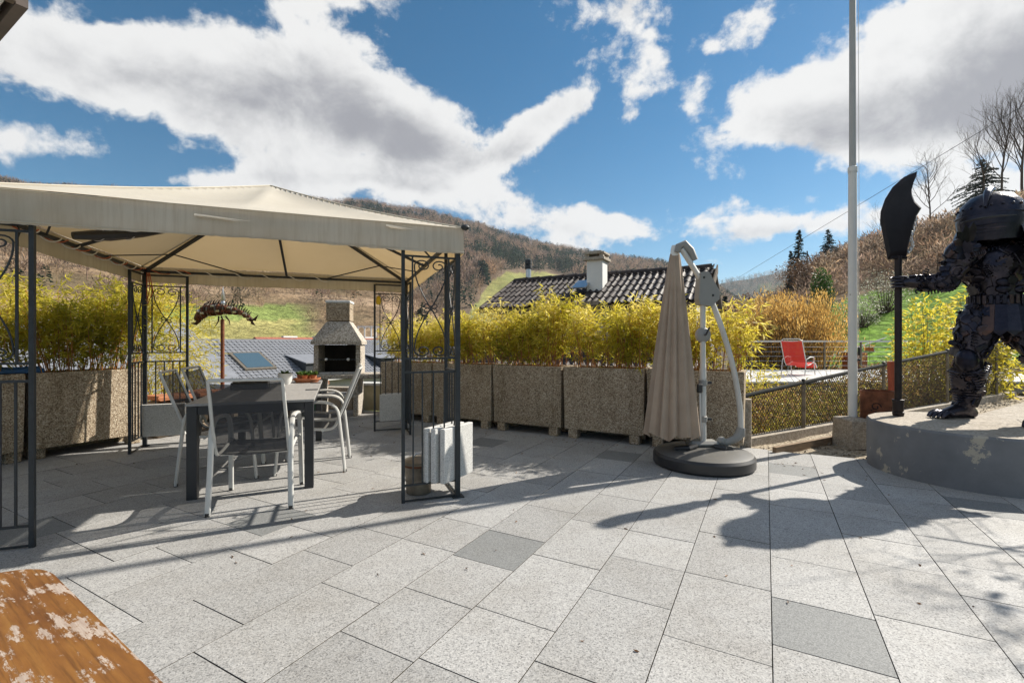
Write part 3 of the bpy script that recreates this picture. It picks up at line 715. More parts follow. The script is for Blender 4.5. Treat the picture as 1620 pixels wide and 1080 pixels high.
# gravel strip, timber edging and kerb along the fence
E = Vector((.882, .47, 0)); EN = Vector((.47, -.882, 0)); F0 = Vector((2.62, 5.55, 0))
def gravel():
    nx, ny = 90, 26; V = []; 
    for j in range(ny):
        for i in range(nx):
            s = -.5 + 9.5 * i / (nx - 1); q = -.25 + 3.4 * j / (ny - 1); p = F0 + E * s + EN * q
            V.append((p.x, p.y, -.03 + .012 * s * (s > 0) + nr.normal() * .006 + .05 * max(0, .1 - q)))
    F = [(j * nx + i, j * nx + i + 1, (j + 1) * nx + i + 1, (j + 1) * nx + i) for j in range(ny - 1) for i in range(nx - 1)]
    V = np.array(V); b = V[:, 0] * B.x + V[:, 1] * B.y; a = V[:, 0] * A.x + V[:, 1] * A.y; V[:, 2] = np.where(a < 6.05, -.06, V[:, 2])
    o = put('gravel_path', np_mesh('gravel_path', V, np.array(F), M['gravel'], True)); tag(o, kind='structure')
    n = 1500; s = nr.uniform(-.2, 8.8, n); q = nr.uniform(.2, 3.0, n); C = np.array([F0])[:, :] + np.outer(s, E) + np.outer(q, EN); keep = (C @ np.array(A)) > 6.05; C = C[keep]; n = len(C)
    C[:, 2] = -.02 + .012 * np.maximum(s[keep], 0); D = nr.normal(size=(n, 3)); Vq, Fq, t = leaf_quads(C, D * np.array([[1, 1, .4]]), nr.uniform(.02, .05, n), nr.uniform(.015, .035, n), nr.random(n))
    o = put('gravel_chips', np_mesh('gravel_chips', Vq, Fq, M['gravel'])); tag(o, kind='stuff')
    def strip(name, q0, q1, s0, s1, z0, z1, h, m, label, cat):
        mb = MB(); p = [F0 + E * s0 + EN * q0, F0 + E * s1 + EN * q0, F0 + E * s1 + EN * q1, F0 + E * s0 + EN * q1]
        zs = [z0, z1, z1, z0]; vs = [v + Vector((0, 0, z - .25)) for v, z in zip(p, zs)] + [v + Vector((0, 0, z + h)) for v, z in zip(p, zs)]
        mb.add(vs, [(3, 2, 1, 0), (4, 5, 6, 7), (0, 1, 5, 4), (1, 2, 6, 5), (2, 3, 7, 6), (3, 0, 4, 7)]); o = mb.build(name, M[m]); tag(o, label, cat); return o
    strip('timber_edging', .5, .545, .02, 3.4, .0, .03, .06, 'timber', 'weathered timber board edging the gravel below the wire fence', 'edging')
    strip('kerb', .02, .16, -.1, 8.6, .0, .12, .07, 'concrete', 'low rough kerb running under the wire mesh fence', 'kerb')
    strip('concrete_path', .7, 1.5, 4.0, 9.0, .02, .2, .03, 'concrete', 'pale concrete strip rising behind the round plinth', 'path')
gravel()
# ------------------------------------------------------------------ planters and bamboo
def planter(label, a0, b0, la, lb, front, rim=.06, h0=.115, h1=.895, group='washed concrete planters round the terrace'):
    """outer box la (along A) x lb (along B), corner at (a0, b0)"""
    c = AB(a0 + la / 2, b0 + lb / 2); t = thing('concrete_planter', label, 'planter', c, ANG, group)
    mb = MB(); x, y = lb / 2, la / 2; tp = .012
    o = [(-x + tp, -y + tp), (x - tp, -y + tp), (x - tp, y - tp), (-x + tp, y - tp)]; O = [(-x, -y), (x, -y), (x, y), (-x, y)]; I = [(-x + rim, -y + rim), (x - rim, -y + rim), (x - rim, y - rim), (-x + rim, y - rim)]
    vs = [(*p, h0) for p in o] + [(*p, h1 - .012) for p in O] + [(p[0] * .99, p[1] * .985, h1) for p in O] + [(*p, h1) for p in I] + [(*p, h1 - .09) for p in I]
    fs = [(3, 2, 1, 0)]
    for k in range(4):
        for i in range(4): j = (i + 1) % 4; fs.append((k * 4 + i, k * 4 + j, k * 4 + 4 + j, k * 4 + 4 + i))
    mb.add(vs, fs); mb.build('trough', M['aggregate'], t)
    MB().box((0, 0, h1 - .1), (lb - 2 * rim - .004, la - 2 * rim - .004, .03)).build('soil', M['soil'], t)
    for sx in (-1, 1):
        for sy in (-1, 1):
            MB().box((sx * (x - .12), sy * (y - .07), h0 / 2 - .002), (.12, .12, h0 - .004), bev=.008).build('foot', M['aggregate'], t)
    return t, c
def bamboo(label, c, lx, ly, h, n, seed, dense=1.0, over=.1, tl=(0, 1), warm=0.0):
    t = thing('bamboo_clump', label, 'bamboo', c + Vector((0, 0, .83)), ANG, 'bamboo growing in the planters'); g = np.random.default_rng(seed)
    k = int(95 * dense * lx); bx = g.uniform(-lx / 2, lx / 2, k); by = g.uniform(-ly / 2, ly / 2, k); hh = h * (.62 + .42 * g.random(k)) * (1 + .85 * fbm(seed, bx * 2.6 + 5, by * 2, 2)) * np.where(g.random(k) < .06, 1.14, 1.0)
    top = np.stack([bx * (1 + over) + g.normal(0, .10, k), by * (1 + over * 1.5) + g.normal(0, .10, k), hh], 1); base = np.stack([bx, by, 0 * bx], 1)
    mid = (base + top) / 2 + np.stack([g.normal(0, .02, k), g.normal(0, .02, k), .08 * hh], 1)
    V1, F1 = sticks(base, mid, .0045, .0035, 4); V2, F2 = sticks(mid, top, .0035, .0015, 4)
    put('culms', np_mesh('culms', np.concatenate([V1, V2]), np.concatenate([F1, F2 + len(V1)]), M['culm'], True), t)
    C, D = [], []
    n = int(n * lx); i = g.integers(0, k, n); u = .16 + .88 * g.random(n) ** .7; u = np.minimum(u, 1.0)
    q = np.where((u < .5)[:, None], base[i] + (mid[i] - base[i]) * (u * 2)[:, None], mid[i] + (top[i] - mid[i]) * (u * 2 - 1)[:, None])
    # leaves sit in little fans on side twigs
    tw = unit(np.stack([g.normal(size=n), g.normal(size=n), .25 + .35 * g.normal(size=n)], 1)); tl_ = g.uniform(.02, .16, n); e = q + tw * tl_[:, None]
    fans = 4; C = np.repeat(e, fans, 0); D = np.repeat(tw, fans, 0) * .8 + g.normal(size=(n * fans, 3)) * .5; D[:, 2] -= .45
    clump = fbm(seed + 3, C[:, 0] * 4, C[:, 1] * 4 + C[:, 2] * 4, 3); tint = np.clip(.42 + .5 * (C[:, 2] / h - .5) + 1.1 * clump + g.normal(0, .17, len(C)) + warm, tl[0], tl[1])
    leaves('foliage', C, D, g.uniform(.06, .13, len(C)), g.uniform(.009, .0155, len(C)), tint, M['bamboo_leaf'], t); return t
W5 = ['rightmost washed concrete planter, standing behind the closed taupe umbrella', 'washed concrete planter just left of the closed umbrella, under the white chimney',
      'washed concrete planter in the middle of the back row, between two alike', 'washed concrete planter half hidden behind the right front gazebo post', 'washed concrete planter at the left end of the back row beside the stone grill']
G5 = ['yellow bamboo behind the closed umbrella and its curved arm', 'tall yellow bamboo in front of the white chimney', 'dense green and yellow bamboo with reddish stems, middle of the back row',
      'yellow bamboo seen just right of the front gazebo post', 'thin yellow bamboo at the back right gazebo corner next to the stone grill']
bb = [-.187 - 1.046 * k for k in range(6)]
for k in range(5):
    t, c = planter(W5[k], 5.5, bb[k + 1] + .015, .5, 1.016, 'A')
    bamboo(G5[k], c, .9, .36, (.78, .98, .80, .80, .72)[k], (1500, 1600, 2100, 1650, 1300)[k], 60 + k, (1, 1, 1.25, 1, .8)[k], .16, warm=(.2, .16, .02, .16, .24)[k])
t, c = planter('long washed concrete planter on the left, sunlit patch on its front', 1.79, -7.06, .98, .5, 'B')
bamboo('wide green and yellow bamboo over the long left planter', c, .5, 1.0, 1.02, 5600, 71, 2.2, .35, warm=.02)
t, c = planter('washed concrete planter at the left picture edge behind the post', .72, -7.06, 1.03, .5, 'B')
bamboo('sparse yellow bamboo at the left picture edge', c, .42, .7, .8, 1900, 72, 1.2, .25, warm=.1)
shrub('bamboo_bush', 'loose yellow bamboo bush behind the left rear gazebo corner', AB(3.6, -7.75, -.4), (1.2, 1.3, 2.35), 3600, M['bamboo_leaf'], (.12, .014), 73, None, 'bamboo', 40, 'culm', .4, (.35, 1))
# things behind the left edge post: cream board with a black curl, blue tarpaulin
c = AB(1.38, -6.72)
t = thing('cream_board', 'cream board with a black curl standing at the left edge', 'board', c + Vector((0, 0, .9)), ANG + R(90))
MB().box((0, 0, .15), (.46, .03, .29), bev=.006).build('panel', M['cream'], t)
MB().tube([(.02 + .075 * (1 - i / 26) * math.cos(i * .5), -.019, .15 + .06 * (1 - i / 30) * math.sin(i * .5)) for i in range(20)] , .008, 6).build('curl', M['iron'], t, True)
MB().tube(bez((.1, -.019, .15), (.16, -.019, .25), (.2, -.019, .22), (.2, -.019, .02), 10), .007, 6).build('curl', M['iron'], t, True)
tp = MB()
for i in range(5): tp.tube([AB(1.1 + .16 * j, -6.6 - .05 * i + rng.uniform(-.02, .02), .905 + .02 * (i % 3) + .012 * rng.random()) for j in range(6)], .034, 6, flat=.5)
tag(tp.build('blue_tarpaulin', M['blue_tarp'], None, True), 'crumpled blue tarpaulin under the cream board at the left edge', 'tarpaulin')

# ------------------------------------------------------------------ low rubble wall on the left edge, grill corner wall
def rubble():
    t = thing('stone_wall', 'low rubble stone wall with reddish cap stones on the left edge', 'wall', AB(2.95, -6.86), ANG + R(90)); g = random.Random(4)
    L = 2.35; z = 0.0
    for row in range(4):
        x = 0; h = .115
        while x < L:
            w = g.uniform(.14, .32); m = MB().box((0, 0, 0), (w - .012, g.uniform(.3, .36), h - .008), bev=.03)
            m.v = [(a + g.uniform(-.012, .012), b + g.uniform(-.012, .012), c + g.uniform(-.012, .012)) for a, b, c in m.v]
            put('stone', m.mesh('stone', M['stone']), t, (x + w / 2, g.uniform(-.02, .02), z + h / 2), g.uniform(-.05, .05)); x += w
        z += h
    x = 0
    while x < L:
        w = g.uniform(.26, .5); m = MB().box((0, 0, 0), (w - .015, .42, .06), bev=.015); m.v = [(a + g.uniform(-.02, .02), b + g.uniform(-.02, .02), c + g.uniform(-.012, .012)) for a, b, c in m.v]
        put('cap_stone', m.mesh('cap_stone', M['red_stone']), t, (x + w / 2, 0, z + .035 + g.uniform(0, .02)), g.uniform(-.08, .08)); x += w
rubble()
t = thing('added_sun_block', 'low dark concrete upstand behind the back row of planters', 'kerb', AB(6.07, -2.8), ANG); MB().box((0, 0, .25), (5.3, .12, .6)).build('upstand', M['concrete'], t)  # added to keep sun off the floor beneath the back planters
t = thing('added_sun_block', 'low concrete upstand behind the planters on the left', 'kerb', AB(1.7, -7.13), ANG); MB().box((0, 0, .25), (.1, 2.2, .6)).build('upstand', M['concrete'], t)  # also added, stops sun passing under the left planters
t = thing('corner_wall', 'yellowish rendered low wall between grill and planters', 'wall', Vector((-1.95, 8.25, 0)), R(-8))
MB().box((0, 0, .22), (1.7, .2, .44), bev=.01).build('wall_body', simple('mossy_render', (.40, .36, .24), .9, var=.35, scale=3, bump=.3), t)
MB().box((0, 0, .463), (1.76, .28, .045), bev=.008).build('coping', M['slab'], t)
MB().box((-1.7, 0, .2), (1.6, .2, .4), bev=.01).build('wall_body', M['concrete'], t)

# ------------------------------------------------------------------ stone grill
def grill():
    t = thing('stone_grill', 'garden barbecue fireplace of washed concrete with tall chimney', 'grill', Vector((-2.86, 7.72, 0)), R(9)); a = M['agg_light']
    for s in (-1, 1):
        MB().box((s * .29, .02, .31), (.085, .5, .62), bev=.01).build('leg', a, t)
        m = MB(); m.prism([(s * .325 - .035, -.24, .695), (s * .325 - .035, .25, .695), (s * .325 - .035, .25, 1.165), (s * .325 - .035, -.22, 1.165)], (.07, 0, 0)); m.build('side_panel', a, t)
    MB().box((0, .03, .33), (.49, .42, .05), bev=.006).build('shelf', M['slab'], t)
    m = MB().box((.09, -.03, .655), (1.2, .62, .07), bev=.015); m.build('hearth_slab', a, t)
    MB().box((0, .235, .93), (.585, .04, .46)).build('back_panel', simple('soot', (.025, .02, .017), .9, var=.4), t)
    for i in range(3): MB().box((-.19 + .19 * i, -.12, .705), (.18, .2, .03), bev=.005).build('fire_brick', M['slab'], t)
    m = MB(); r0 = [(-.39, -.3), (.39, -.3), (.39, .28), (-.39, .28)]; r1 = [(-.175, -.16), (.175, -.16), (.175, .16), (-.175, .16)]
    vs = [(*p, 1.17) for p in r0] + [(*p, 1.22) for p in r0] + [(*p, 1.545) for p in r1]
    m.add(vs, [(3, 2, 1, 0), (8, 9, 10, 11)] + [(k * 4 + i, k * 4 + (i + 1) % 4, k * 4 + 4 + (i + 1) % 4, k * 4 + 4 + i) for k in range(2) for i in range(4)]); m.build('hood', a, t)
    MB().box((0, 0, 1.655), (.37, .34, .2), bev=.006).build('chimney_block', M['aggregate'], t); MB().box((0, 0, 1.8), (.37, .34, .085), bev=.006).build('chimney_block', M['aggregate'], t)
    MB().box((0, 0, 1.866), (.39, .36, .045), bev=.008).build('chimney_cap', M['slab'], t)
    g = MB()
    g.bar((-.3, -.2, .93), (.3, -.2, .93), .014); 
    for i in range(12): g.bar((-.26 + .047 * i, -.2, .92), (-.26 + .047 * i, .2, .92), .007)
    g.build('grate', M['iron'], t)
    for s in (-1, 1): MB().ball((s * .17, -.225, .93), .024).build('knob', M['white'], t, True)
grill()
t = thing('gas_bottle', 'dark green gas bottle beside the grill base', 'gas bottle', Vector((-3.2, 7.2, 0)))
MB().lathe([(.001, 0), (.13, 0), (.15, .03), (.15, .38), (.12, .45), (.05, .48), (.001, .48)], 20).build('body', M['green_enamel'], t, True)
MB().lathe([(.07, .48), (.085, .5), (.085, .56), (.075, .56)], 14).build('collar', M['green_enamel'], t, True)

# ------------------------------------------------------------------ gazebo
GF = Vector((-.43, 3.655, 0)); U = Vector((.937, .349, 0)); Vv = Vector((-.349, .937, 0)); GROT = math.atan2(U.y, U.x); GS = 3.0
def gazebo():
    t = thing('gazebo', 'beige canvas gazebo on dark iron posts with scroll panels', 'gazebo', GF, GROT)
    # local frame: x along U (0 at right, -3 at left), y along V (0 front, 3 back)
    I = M['iron']; ZT = 2.03; corners = [(0, 0, -1, 1), (-GS, 0, 1, 1), (0, GS, -1, -1), (-GS, GS, 1, -1)]
    panel = {}
    def scroll(mb, fx):
        # fx maps panel coordinate w (0 post .. .42 leg) to local xyz; half hourglass curves with curls
        def cv(pts, r=.0055): mb.tube([fx(w, z) for w, z in pts], r, 5)
        cx, zc = .21, 1.475
        for s in (-1, 1):
            for q in (-1, 1):
                zz = lambda z: zc + q * z
                p = [fx(cx + s * .125, zz(.36)), fx(cx + s * .135, zz(.24)), fx(cx + s * .10, zz(.12)), fx(cx, zz(.0))]
                pts = []
                for i in range(13):
                    u = i / 12; pts.append((cx + s * (.125 * (1 - u) ** .8 * (1 + .25 * math.sin(math.pi * u))), zc + q * .33 * (1 - u)))
                cv(pts)
                # top curl: comes round from the arc and spirals in
                sp = []
                for i in range(22):
                    an = math.pi * (0 + i / 21 * 2.6); rr = .062 * (1 - .72 * i / 21)
                    sp.append((cx + s * (.063 + rr * math.cos(an)), zc + q * (.325 + rr * math.sin(an) * .75)))
                cv(sp)
                sp = [(cx + s * (.03 + .028 * (1 - .6 * i / 14) * math.cos(math.pi * (1 + 1.8 * i / 14))), zc + q * (.02 + .024 * (1 - .6 * i / 14) * math.sin(math.pi * (1 + 1.8 * i / 14)))) for i in range(15)]
                cv(sp, .0045)
        return mb
    for (x, y, dx, dy) in corners:
        MB().box((x, y, 1.015), (.038, .038, 2.03)).build('corner_post', I, t)
        MB().box((x, y, .004), (.09, .09, .008)).build('foot_plate', I, t)
        for ax in (0, 1):
            fx = (lambda w, z: Vector((x + dx * w, y, z))) if ax == 0 else (lambda w, z: Vector((x, y + dy * w, z)))
            MB().bar(fx(.42, 0), fx(.42, 2.0), .025).build('panel_leg', I, t)
            for z, h in ((1.995, .018), (1.87, .014), (1.09, .014), (.985, .016), (.13, .014), (.012, .012)):
                MB().bar(fx(.012, z), fx(.41, z), h).build('cross_rail', I, t)
            for w in (.07, .35): MB().bar(fx(w, 1.09), fx(w, 1.87), .012).build('upright', I, t)
            for w in (.105, .19, .275, .345): MB().bar(fx(w, .13), fx(w, .985), .011).build('bar', I, t)
            scroll(MB(), fx).build('scroll_work', I, t)
    # eave beams, hip and middle rafters, ties
    zb = 2.04
    def beam(p0, p1, name, w=.026): MB().bar(p0, p1, w).build(name, I, t)
    for p0, p1 in (((0, 0), (-GS, 0)), ((0, GS), (-GS, GS)), ((0, 0), (0, GS)), ((-GS, 0), (-GS, GS))):
        beam((*p0, zb), (*p1, zb), 'eave_beam')
    ap = Vector((-GS / 2, GS / 2, 2.68))
    for (x, y, dx, dy) in corners:
        beam((x, y, zb), ap, 'hip_rafter', .03)
        m1 = Vector((x, y, zb)).lerp(ap, .26); beam(m1 - Vector((0, 0, .015)), (x + dx * 1.05, y, zb), 'tie', .012); beam(m1 - Vector((0, 0, .015)), (x, y + dy * 1.05, zb), 'tie', .012)
    for p in ((-GS / 2, 0), (-GS / 2, GS), (0, GS / 2), (-GS, GS / 2)): beam((*p, zb), ap, 'rafter', .024)
    # canopy: four sagging slopes
    ov = .035; n = 64; V = []; F = []
    x0, x1, y0, y1 = -GS - ov, ov, -ov, GS + ov; ze, za = 2.105, 2.74
    for j in range(n + 1):
        for i in range(n + 1):
            u, v = i / n, j / n; x = lerp(x0, x1, u); y = lerp(y0, y1, v); d = max(abs(u - .5), abs(v - .5)) * 2
            z = za + (ze - za) * d; oth = min(abs(u - .5), abs(v - .5)) / max(max(abs(u - .5), abs(v - .5)), 1e-6)
            sag = (1 - abs(2 * oth - 1) ** 2) * .035 * math.sin(math.pi * min(1, d)) ; z -= sag + .03 * math.sin(math.pi * d)
            z += .003 * math.sin(7 * u + 5 * v) * d
            if d > .999: z += .004 * math.sin(math.pi * 2 * (u + v) * 1.5)
            V.append((x, y, z))
    for j in range(n):
        for i in range(n): a = j * (n + 1) + i; F.append((a, a + 1, a + n + 2, a + n + 1))
    mb = MB().add(V, F); cn = mb.build('canopy', M['canopy'], t, 25)
    # valance hanging all round, thin folds and a frayed hem
    mb = MB(); per = []
    N = 120
    for k in range(4):
        c0 = [(x0, y0), (x1, y0), (x1, y1), (x0, y1)][k]; c1 = [(x1, y0), (x1, y1), (x0, y1), (x0, y0)][k]
        for i in range(N): per.append((lerp(c0[0], c1[0], i / N), lerp(c0[1], c1[1], i / N), k, i / N))
    rows = 5; nn = len(per)
    for r in range(rows):
        for idx, (x, y, k, f) in enumerate(per):
            out = [(0, -1), (1, 0), (0, 1), (-1, 0)][k]; w = .004 * math.sin(f * 23 + k) * r / (rows - 1) + .0015 * math.sin(f * 150 + 2 * k) * r / (rows - 1) + .004
            hz = .195 + .006 * math.sin(f * 9 + k) + (rng.uniform(-.003, .003) if r == rows - 1 else 0)
            mb.v.append((x + out[0] * w, y + out[1] * w, ze + .012 * math.sin(math.pi * 2 * f) * 0 - .003 - hz * r / (rows - 1)))
    for r in range(rows - 1):
        for i in range(nn): j = (i + 1) % nn; mb.f.append((r * nn + i, r * nn + j, (r + 1) * nn + j, (r + 1) * nn + i))
    for (sx, sy) in ((x0, y0), (x1, y0), (x0, y1), (x1, y1)):
        pts = []
        for q_ in range(n // 2 + 1):
            i = q_ if sx == x0 else n - q_; j = q_ if sy == y0 else n - q_; pts.append(Vector(V[j * (n + 1) + i]) + Vector((0, 0, .003)))
        MB().tube(pts, .007, 5).build('seam', M['seam'], t, True)
    for z_ in (ze - .004, ze - .188):
        MB().tube([(x0 - .007, y0 - .008, z_), (x1 + .007, y0 - .008, z_), (x1 + .008, y1 + .007, z_), (x0 - .008, y1 + .008, z_)], .004, 5, closed=True).build('hem', M['seam'], t)
    vo = mb.build('valance', M['valance'], t, True)
    for (xa, xb, z) in ((-1.75, -1.42, 2.035), (-.55, -.33, 2.07)):
        m = MB(); m.add([(xa, y0 - .018, z + .012), (xb, y0 - .02, z - .012), (xa, y0 - .024, z - .004)], [(0, 1, 2)]); m.add([(xa, y0 - .014, z + .006), (xb - .05, y0 - .016, z - .018), (xa + .03, y0 - .02, z - .012)], [(0, 1, 2)]); m.build('torn_strip', M['canopy'], t)
    for (x, y, dx, dy) in corners: MB().ball((x - dx * .05, y - dy * .05, 2.11), (.035, .035, .022), 10, 6).build('corner_knob', I, t, True)
gazebo()
def glocal(x, y, z): return GF + U * x + Vv * y + Vector((0, 0, z))
# orange cable and white ties wound round the left and back eave beams
pts = []
for i in range(150):
    f = i / 149; an = i * .62; r = .026
    if f < .5: y = lerp(.1, 2.95, f * 2); pts.append(glocal(-GS + r * math.cos(an), y, 2.04 + r * math.sin(an)))
    else: x = lerp(-GS + .05, -.5, f * 2 - 1); pts.append(glocal(x, GS + r * math.cos(an), 2.04 + r * math.sin(an)))
tag(MB().tube(pts[:88], .005, 5).build('extension_cable', M['orange_cord'], None, True), 'orange cable wound round the left eave beam of the gazebo', 'cable')
m = MB()
for k in range(3): m.tube([glocal(-GS + .03 + .012 * k, GS - .03, 2.02), glocal(-GS + .035 + .03 * k, GS - .05, 1.9 - .05 * k), glocal(-GS + .03, GS - .03, 1.72 - .04 * k)], .005, 5)
tag(m.build('cable_tail', M['orange_cord'], None, True), 'orange cable ends hanging down the left rear post', 'cable')
def ties(pts, label):
    m = MB(); m.tube(pts, .0055, 5); tag(m.build('wound_rope', M['white_cord'], None, True), label, 'rope')
ties([glocal(-GS + .03 * math.cos(i * .35), lerp(.3, 2.9, i / 159), 2.035 + .03 * math.sin(i * .35)) for i in range(160)], 'white rope spiralling along the left gazebo beam')
ties([glocal(lerp(-2.8, -.9, i / 119), GS + .03 * math.cos(i * .33), 2.035 + .03 * math.sin(i * .33)) for i in range(120)], 'white rope spiralling along the rear gazebo beam')
q = glocal(-GS + .12, 1.2, 2.07)
t = thing('rolled_net', 'dark rolled insect net tied under the canopy on the left', 'net', q, GROT)
MB().tube([(0, -.05, 0), (.18, .1, .05), (.36, .24, .12), (.5, .36, .17)], [.03, .05, .045, .02], 8).build('roll', M['black_plastic'], t, True)
for k in range(2): MB().tube([(.12 + .16 * k + .055 * math.cos(a), .05 + .13 * k, .04 + .05 * k + .055 * math.sin(a)) for a in np.linspace(0, 6.28, 12)], .004, 4).build('tie', M['white_cord'], t)
q = glocal(-GS + .3, -.02, 1.93)
t = thing('clip_lamp', 'small black clip lamp hanging at the left front gazebo corner', 'lamp', q, GROT)
MB().ball((0, .05, 0), (.12, .035, .028), 10, 6).build('lamp_head', M['black_plastic'], t, True); MB().tube([(.03, .05, .0), (.05, .05, -.06), (.03, .05, -.13)], .004, 5).build('wire', M['black_plastic'], t)
t = thing('wasp_trap', 'small yellow plastic trap hanging on the rear right panel', 'trap', glocal(-.37, GS, 1.79), GROT)
MB().lathe([(.001, -.07), (.03, -.065), (.035, -.02), (.028, .03), (.012, .05), (.001, .055)], 14).build('cup', M['yellow'], t, True); MB().tube([(0, 0, .05), (.008, 0, .075), (0, 0, .1)], .003, 5).build('hook', M['iron'], t)

# weight slabs hung in the corner cages
def slab(label, p0, rz, w, h, th, group):
    o = MB().box((0, 0, h / 2), (w, th, h), bev=.004).build('weight_slab', M['slab']); o.location = p0; o.rotation_euler = (0, 0, rz); tag(o, label, 'slab', group)
GW = 'pale weight slabs hung on the gazebo corners'
RV = math.atan2(Vv.y, Vv.x)
AR = math.atan2(A.y, A.x)
for x, y, lb in ((-.532, 3.535, 'pale slab, rightmost of the three hung at the right front post'), (-.605, 3.545, 'pale slab, middle one of the three hung at the right front post'), (-.668, 3.565, 'pale slab, leftmost of the three hung at the right front post')):
    slab(lb, Vector((x, y, .135)) + A * .195, AR, .39, .415, .043, GW)
slab('pale slab with a diagonal shadow hung at the left rear gazebo post', glocal(-GS + .2, GS - .06, .12), GROT, .44, .37, .05, GW)
slab('pale slab hung at the right rear gazebo post in front of the planters', glocal(-.21, GS - .055, .14), GROT, .3, .36, .05, GW)
slab('second pale slab behind the one at the right rear gazebo post', glocal(-.17, GS + .06, .14), GROT, .3, .36, .05, GW)
# ash bin
t = thing('ash_bin', 'small weathered metal bin with lid behind the front bars', 'bin', glocal(-.27, .21, 0))
MB().lathe([(.001, .005), (.098, .005), (.10, .02), (.102, .1), (.108, .104), (.108, .112), (.104, .116), (.118, .235), (.125, .24), (.125, .25), (.118, .25)], 26).build('bucket', M['zinc'], t, 30)
MB().lathe([(.126, .252), (.128, .262), (.10, .275), (.001, .29)], 26).build('lid', M['zinc'], t, 30); MB().tube(bez((-.035, 0, .285), (-.03, 0, .325), (.03, 0, .325), (.035, 0, .285), 8), .006, 6).build('lid_handle', M['steel'], t, True)
MB().lathe([(.1215, .222), (.124, .226), (.124, .238), (.1215, .24)], 26).build('rust_band', M['rust'], t, 30)

# ------------------------------------------------------------------ dining table and chairs
TT = Vector((-1.655, 3.87, 0))     # near right corner
TW, TL = .90, 2.02
def tl(x, y, z=0): return TT + U * x + Vv * y + Vector((0, 0, z))
def table():
    t = thing('dining_table', 'dark metal garden table with pale slatted top under the gazebo', 'table', TT, GROT); f = M['table_frame']
    for x in (-TW + .035, -.035):
        for y in (.035, TL - .035): MB().box((x, y, .36), (.07, .07, .72), bev=.003).build('leg', f, t)
    for y in (.035, TL - .035): MB().box((-TW / 2, y, .685), (TW - .142, .05, .07), bev=.002).build('apron', f, t)
    for x in (-TW + .035, -.035): MB().box((x, TL / 2, .685), (.05, TL - .142, .07), bev=.002).build('apron', f, t)
    n = 5; w = (TL + .02) / n
    for k in range(n):
        MB().box((-TW / 2, -.01 + w * (k + .5), .731), (TW + .01, w - .006, .02), bev=.002).build('top_board', M['table_top'], t)
    for k in (2, 4): MB().box((-.055, -.01 + w * k, .7425), (.11, .09, .004)).build('corner_inlay', f, t)
table()
def make_chair(label):
    t = thing('garden_chair', label, 'chair', (0, 0, 0), 0, 'sling chairs round the garden table'); a = M['alu']; hw = .238
    for s in (-1, 1):
        x = s * (hw + .02)
        path = [(x * 1.03, -.30, .006), (x, -.27, .30)] + bez((x, -.245, .52), (x, -.235, .66), (x, -.12, .665), (x, .02, .655), 8) + bez((x, .06, .65), (x, .2, .645), (x, .245, .6), (x, .26, .48), 7) + [(x * 1.03, .30, .006)]
        MB().tube(path, .0145, 8, flat=1.35).build('arm_and_legs', a, t, True)
        MB().lathe([(.017, 0), (.017, .025), (.001, .026)], 8, (x * 1.03, -.30, 0)).build('foot_cap', M['black_plastic'], t); MB().lathe([(.017, 0), (.017, .025), (.001, .026)], 8, (x * 1.03, .30, 0)).build('foot_cap', M['black_plastic'], t)
        x = s * hw
        rail = [(x * .96, -.42, .955), (x * .97, -.37, .82), (x, -.275, .58), (x, -.225, .46)] + bez((x, -.215, .435), (x, -.19, .39), (x, -.13, .395), (x, -.05, .402), 5) + [(x, .18, .432), (x, .255, .425), (x, .27, .40)]
        MB().tube(rail, .0125, 8).build('side_rail', a, t, True)
        MB().bar((x, .1, .42), (s * (hw + .02), .262, .44), .012).build('bracket', a, t); MB().bar((x, -.235, .48), (s * (hw + .02), -.262, .44), .012).build('bracket', a, t)
    MB().tube([(-hw * .96, -.42, .955), (0, -.427, .957), (hw * .96, -.42, .955)], .012, 8).build('top_bar', a, t, True)
    MB().tube([(-hw, -.10, .385), (hw, -.10, .385)], .011, 8).build('seat_bar', a, t, True); MB().tube([(-hw, .25, .41), (hw, .25, .41)], .011, 8).build('seat_bar', a, t, True)
    prof = [(-.415, .935), (-.37, .82), (-.32, .69), (-.275, .58), (-.228, .46), (-.19, .405), (-.12, .396), (0, .403), (.1, .418), (.18, .432), (.25, .428)]
    def sheet(pr):
        m = MB(); nx = 6
        for (y, z) in pr:
            for i in range(nx + 1): u = i / nx * 2 - 1; m.v.append((u * (hw - .012), y - .012 * (1 - u * u), z - .012 * (1 - u * u)))
        for j in range(len(pr) - 1):
            for i in range(nx): q = j * (nx + 1) + i; m.f.append((q, q + 1, q + nx + 2, q + nx + 1))
        return m
    sheet(prof[:6]).build('back_sling', M['sling'], t, True); sheet(prof[5:]).build('seat_sling', M['sling'], t, True); return t
CH = [('silver garden chair with dark mesh back at the near table end', tl(-.38, -.15), GROT + R(-3)), ('dark mesh chair, nearer of the two on the left table side', tl(-.80, .72), GROT - R(88)),
      ('dark mesh chair, farther of the two on the left table side', tl(-.78, 1.28), GROT - R(94)), ('silver chair seen edge on, nearest on the right table side', tl(-.02, .72), GROT + R(84)),
      ('silver chair second on the right table side, behind the nearest', tl(-.0, 1.3), GROT + R(90))]
proto = make_chair(CH[0][0])
for i, (lb, loc, rz) in enumerate(CH):
    o = proto if i == 0 else copy_tree(proto); o['label'] = lb; o.location = loc; o.rotation_euler = (0, 0, rz)
